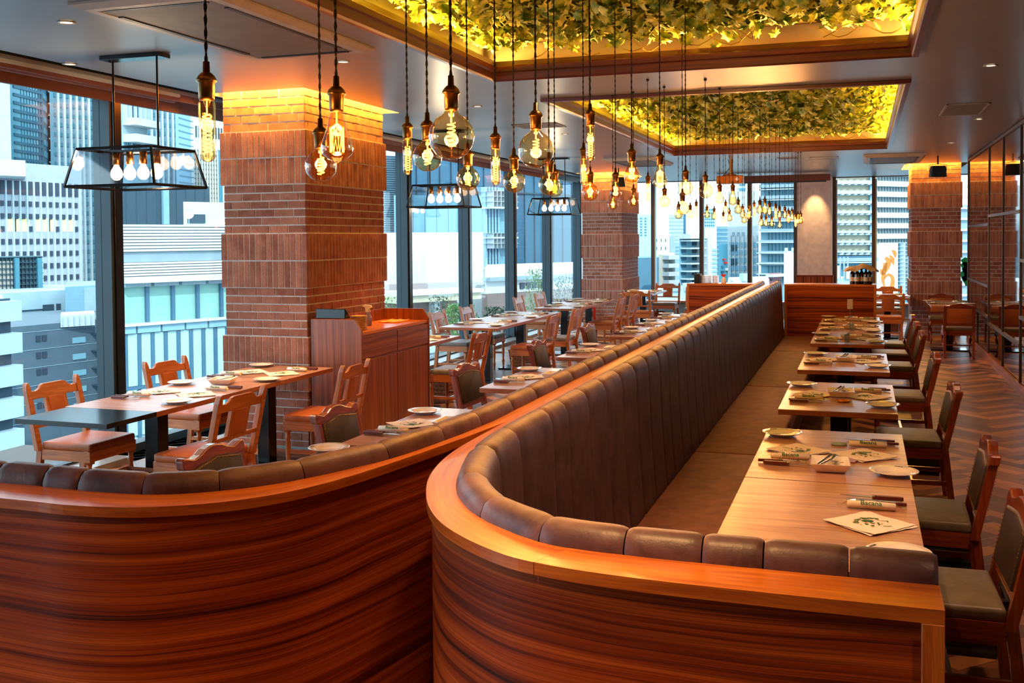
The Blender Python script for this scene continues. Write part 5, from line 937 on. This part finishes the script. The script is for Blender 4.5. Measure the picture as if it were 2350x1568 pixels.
['office_block', 'cream office with deep white balcony bands, right end window', -5.32, 185.74, 0.3276, 7.49, -2.72, 13.74, [7.05, 21.41, 6.96, 21.14], 'beige', [['g', 'balcony', 'whitetrim', 0.14, 7.46, 1, 1, -2.6, 14.51, 10, 0.45, 0.9], ['g', 'soffit_light', 'slate', 0.59, 7.31, 6, 0.4, -2.9, 13.76, 10, 0.06, 1.8], ['b', 'glass_edge', 'lightblue', 6.58, 7.25, -2.78, 12.17, 0.54]]],
['office_block', 'pale office with fine dark window slots, far right end window', 1.65, 190.75, 0.8536, 9.96, -14.99, 12.03, [17.46, 14.58, 17.03, 14.01], 'cream', [['g', 'balcony', 'whitetrim', -0.04, 9.91, 1, 1, 0.14, 12.97, 7, 0.5, 0.9], ['g', 'window_slot', 'greylight', 0.85, 9.68, 12, 0.12, 0.14, 12.13, 1, 1, 0.45]]],
['building', 'blue glass lower block behind the draped bottles', -5.09, 177.89, 0.619, 8.7, -14.0, -1.81, [9.23, 13.29, 9.11, 12.93], 'slateblue', [['b', 'band', 'greylight', 0.17, 8.71, -2.6, -2.02, 0.9], ['b', 'ledge', 'whitetrim', 0.17, 10.42, -2.82, -2.68, 1.8], ['b', 'glass', 'tealmid', 0.17, 8.72, -5.49, -2.88, 0.18]]],
['rooftops', 'white aerials and roof plant behind the draped bottles', -3.35, 120.37, 0.3276, 2.76, -8.89, -3.07, [2.02, 6.11, 1.89, 6.07], 'whiteblue', [['b', 'box', 'whitewall', 0.34, 0.83, -3.08, -1.62, 0.36], ['b', 'box', 'whitewall', 1.56, 2.14, -3.09, -1.73, 0.36], ['g', 'mast', 'whitetrim', 0.34, 2.04, 4, 0.06, -3.08, -0.66, 1, 1, 0.18]]],
['scaffold', 'blue scaffold grid beside the orange character banner', 3.16, 106.73, 0.8494, 2.51, -7.54, 1.01, [1.26, 1.02, 1.22, 1.0], 'tealmid', [['g', 'scaffold_rail', 'whitetrim', 0.0, 2.51, 1, 1, -4.23, 1.0, 14, 0.1, 0.54], ['g', 'scaffold_pole', 'whitetrim', 0.0, 2.51, 4, 0.1, -4.23, 1.0, 1, 1, 0.63]]],
['building', 'hazy block seen through the narrow slot by the mirror wall', 8.44, 134.94, 0.8815, 9.51, -9.92, 5.37, [10.63, 7.51, 10.39, 7.1], 'greylight', [['g', 'ledge', 'whitetrim', -0.05, 9.44, 1, 1, -6.96, 9.16, 12, 0.2, 0.54]]]]
LOWB=('mesh_billboard','rooftop_tank','sign_board','roof_box')
for (nm,label,ax,ay,ang,Wd,zb,zt,th,wm,els) in BLD:
    t=thing(nm,label,'building',(ax,ay,0),ang)
    obj('wall',G().prism([(0,0),(Wd,0),(Wd+th[2],th[3]),(th[0],th[1])],zb if nm in LOWB else -70,zt,2),wm,t)
    for e in els:
        if e[0]=='b':
            _,pn,m,u0,u1,z0,z1,pr=e; u0,u1=sorted((u0,u1)); z0,z1=sorted((z0,z1)); obj(pn,G().box(u0,u1,-abs(pr) if pr>0 else -.02,.3,z0,z1),m,t)
        else:
            _,pn,m,u0,u1,nx,fx,z0,z1,ny,fy,pr=e; u0,u1=sorted((u0,u1)); z0,z1=sorted((z0,z1)); du=(u1-u0)/nx; dz=(z1-z0)/ny; w=du*fx; h=dz*fy; p=max(abs(pr),.05)
            me=G().box(0,w,-p,.2,0,h).mesh(pn,m)
            for i in range(nx):
                for j in range(ny):
                    o=bpy.data.objects.new(pn,me); COL.objects.link(o); o.parent=t; o.location=(u0+du*i+(du-w)*(.0 if nx==1 else .5),0,z1-dz*j-h)
                    if nm=='office_block' and wm=='whiteoffice' and pn=='window' and ny>2 and j==2 and 1<=i<=10 and i not in(4,8): o.data=LIT
# ground far below
struct('ground',G().box(-700,500,-300,900,-71,-70),'concrete')
# banner with the orange character
t=thing('banner','white vertical banner with a big orange brush-written character outside the end window','banner',(.93,64.9,0),.33)
obj('cloth',G().box(-.08,1.07,-.03,.03,-3.3,1.32),'whitewall',t)
def stroke(pts,rs,n=10):
    P,L=arc(pts,.04); g=G(); rows=[];k=len(P)
    for i,p in enumerate(P):
        f=i/(k-1)*(len(rs)-1); a=int(min(f,len(rs)-2)); r=rs[a]+(rs[a+1]-rs[a])*(f-a); t_=(P[min(i+1,k-1)]-P[max(i-1,0)]).normalized(); nn=Vector((-t_.y,t_.x))*r
        rows.append([(p.x+nn.x,-.05,p.y+nn.y),(p.x-nn.x,-.05,p.y-nn.y)])
    g.grid(rows,list(range(k)),[0,1]); return g
S_=1.0
def cc(u,v): return ((u-620)/225*1.15-.08,1.28-(v-820)/510*3.25)
obj('brush_stroke',stroke([cc(700,950),cc(735,985),cc(715,1040),cc(665,1100),cc(650,1060)],[.09,.16,.16,.12,.06]),'banner_orange',t)
obj('brush_stroke',stroke([cc(700,1000),cc(680,1100),cc(672,1160),cc(690,1230)],[.12,.13,.10,.03]),'banner_orange',t)
obj('brush_stroke',stroke([cc(685,1150),cc(730,1110),cc(780,1140),cc(775,1215),cc(710,1280)],[.03,.08,.11,.13,.03]),'banner_orange',t)
obj('brush_stroke',stroke([cc(740,935),cc(770,950),cc(795,1020)],[.03,.13,.03]),'banner_orange',t)
obj('brush_stroke',stroke([cc(770,890),cc(800,900),cc(815,950)],[.04,.12,.03]),'banner_orange',t)
# rooftop garden and railing outside the middle windows
def shrub(label,x,y,z,w,h,m,n,seed):
    rr=random.Random(seed); t=thing('shrub',label,'shrub',(x,y,z),0,'rooftop shrubs outside the middle windows'); V=[];F=[]
    for i in range(n):
        a=rr.uniform(0,2*PI); b=rr.uniform(0,1)**.5; zz=rr.uniform(0,1); r=w*b*(1-.5*zz); c=Vector((r*math.cos(a),r*math.sin(a),h*zz)); M=Matrix.Rotation(rr.uniform(0,6),3,'Z')@Matrix.Rotation(rr.uniform(-1.2,1.2),3,'X'); s=rr.uniform(.02,.045); k=len(V)
        V+= [tuple(c+M@Vector(q)) for q in ((0,-s,0),(s*.5,0,0),(0,s*1.3,0),(-s*.5,0,0))]; F.append((k,k+1,k+2,k+3))
    me=bpy.data.meshes.new('foliage'); me.from_pydata(V,[],F); me.materials.append(MAT[m]); obj('foliage',me,None,t,kind='stuff')
    for i in range(5): obj('branch',G().tube([(0,0,-1.2),(rr.uniform(-.1,.1),rr.uniform(-.1,.1),0),(w*.7*math.cos(i*1.3),w*.7*math.sin(i*1.3),h*rr.uniform(.5,1.15))],[.02,.012,.004],5),'vine',t)
shrub('bright green bushy shrub outside the second middle window',-8.1,20.4,-.35,.55,.75,'shrub_green',1800,1); shrub('darker green shrub beside the bright green one outside',-7.5,21.0,-.5,.5,.8,'shrub_dark',1500,2)
shrub('tall loose shrub outside the third middle window',-7.3,23.3,-.3,.45,1.35,'shrub_green',900,3); shrub('tall airy shrub outside the last middle window',-6.85,24.0,-.5,.4,1.35,'shrub_dark',800,4)
shrub('wispy bare shrub outside the window behind the counter',-9.7,20.6,-.5,.6,1.0,'shrub_green',500,5); shrub('small shrub low at the column window edge',-9.4,18.0,-.6,.4,.6,'shrub_dark',700,6); shrub('thin shrub outside the first middle window',-9.1,21.6,-.6,.45,1.1,'shrub_dark',600,7)
struct('rooftop',G().prism([(-6.3,13.0),(-6.3,26),(-12.6,26)],-1.2,-1.0,2),'concrete')
t=thing('railing','white metal railing outside low behind the service counter','railing',(-6.9,13.5,-1.0),1.25)
obj('top_rail',G().box(0,6,-.02,.02,.96,1.0),'whitetrim',t)
for k in range(31): obj('baluster',G().box(k*.2,k*.2+.03,-.01,.01,0,.96),'whitetrim',t)
t=thing('satellite_dish','white satellite dish on the rooftop beside the brick column','satellite dish',(-63.7,87.3,4.4),.6); obj('reflector',G().lathe([(0,0),(.25,.025),(.4,.075),(.5,.15)],20,M=Matrix.Rotation(PI/2,4,'X')),'whitewall',t,smooth=True); obj('mast',G().tube([(0,.1,-.1),(0,.1,-1.45)],.06,6),'greylight',t)
t=thing('hanging_plant','green plastic leaf decoration in the narrow window slot by the mirror wall','decoration',(2.0,23.2,.0)); 
for k in range(5): obj('leaf',G().prism([(0,0),(.10,.05),(.05,.12),(.11,.2),(0,.24),(-.08,.18),(-.04,.1)],-.01,.01,1),'plastic_green',t,loc=(R.uniform(-.05,.02),0,.72+.09*k))
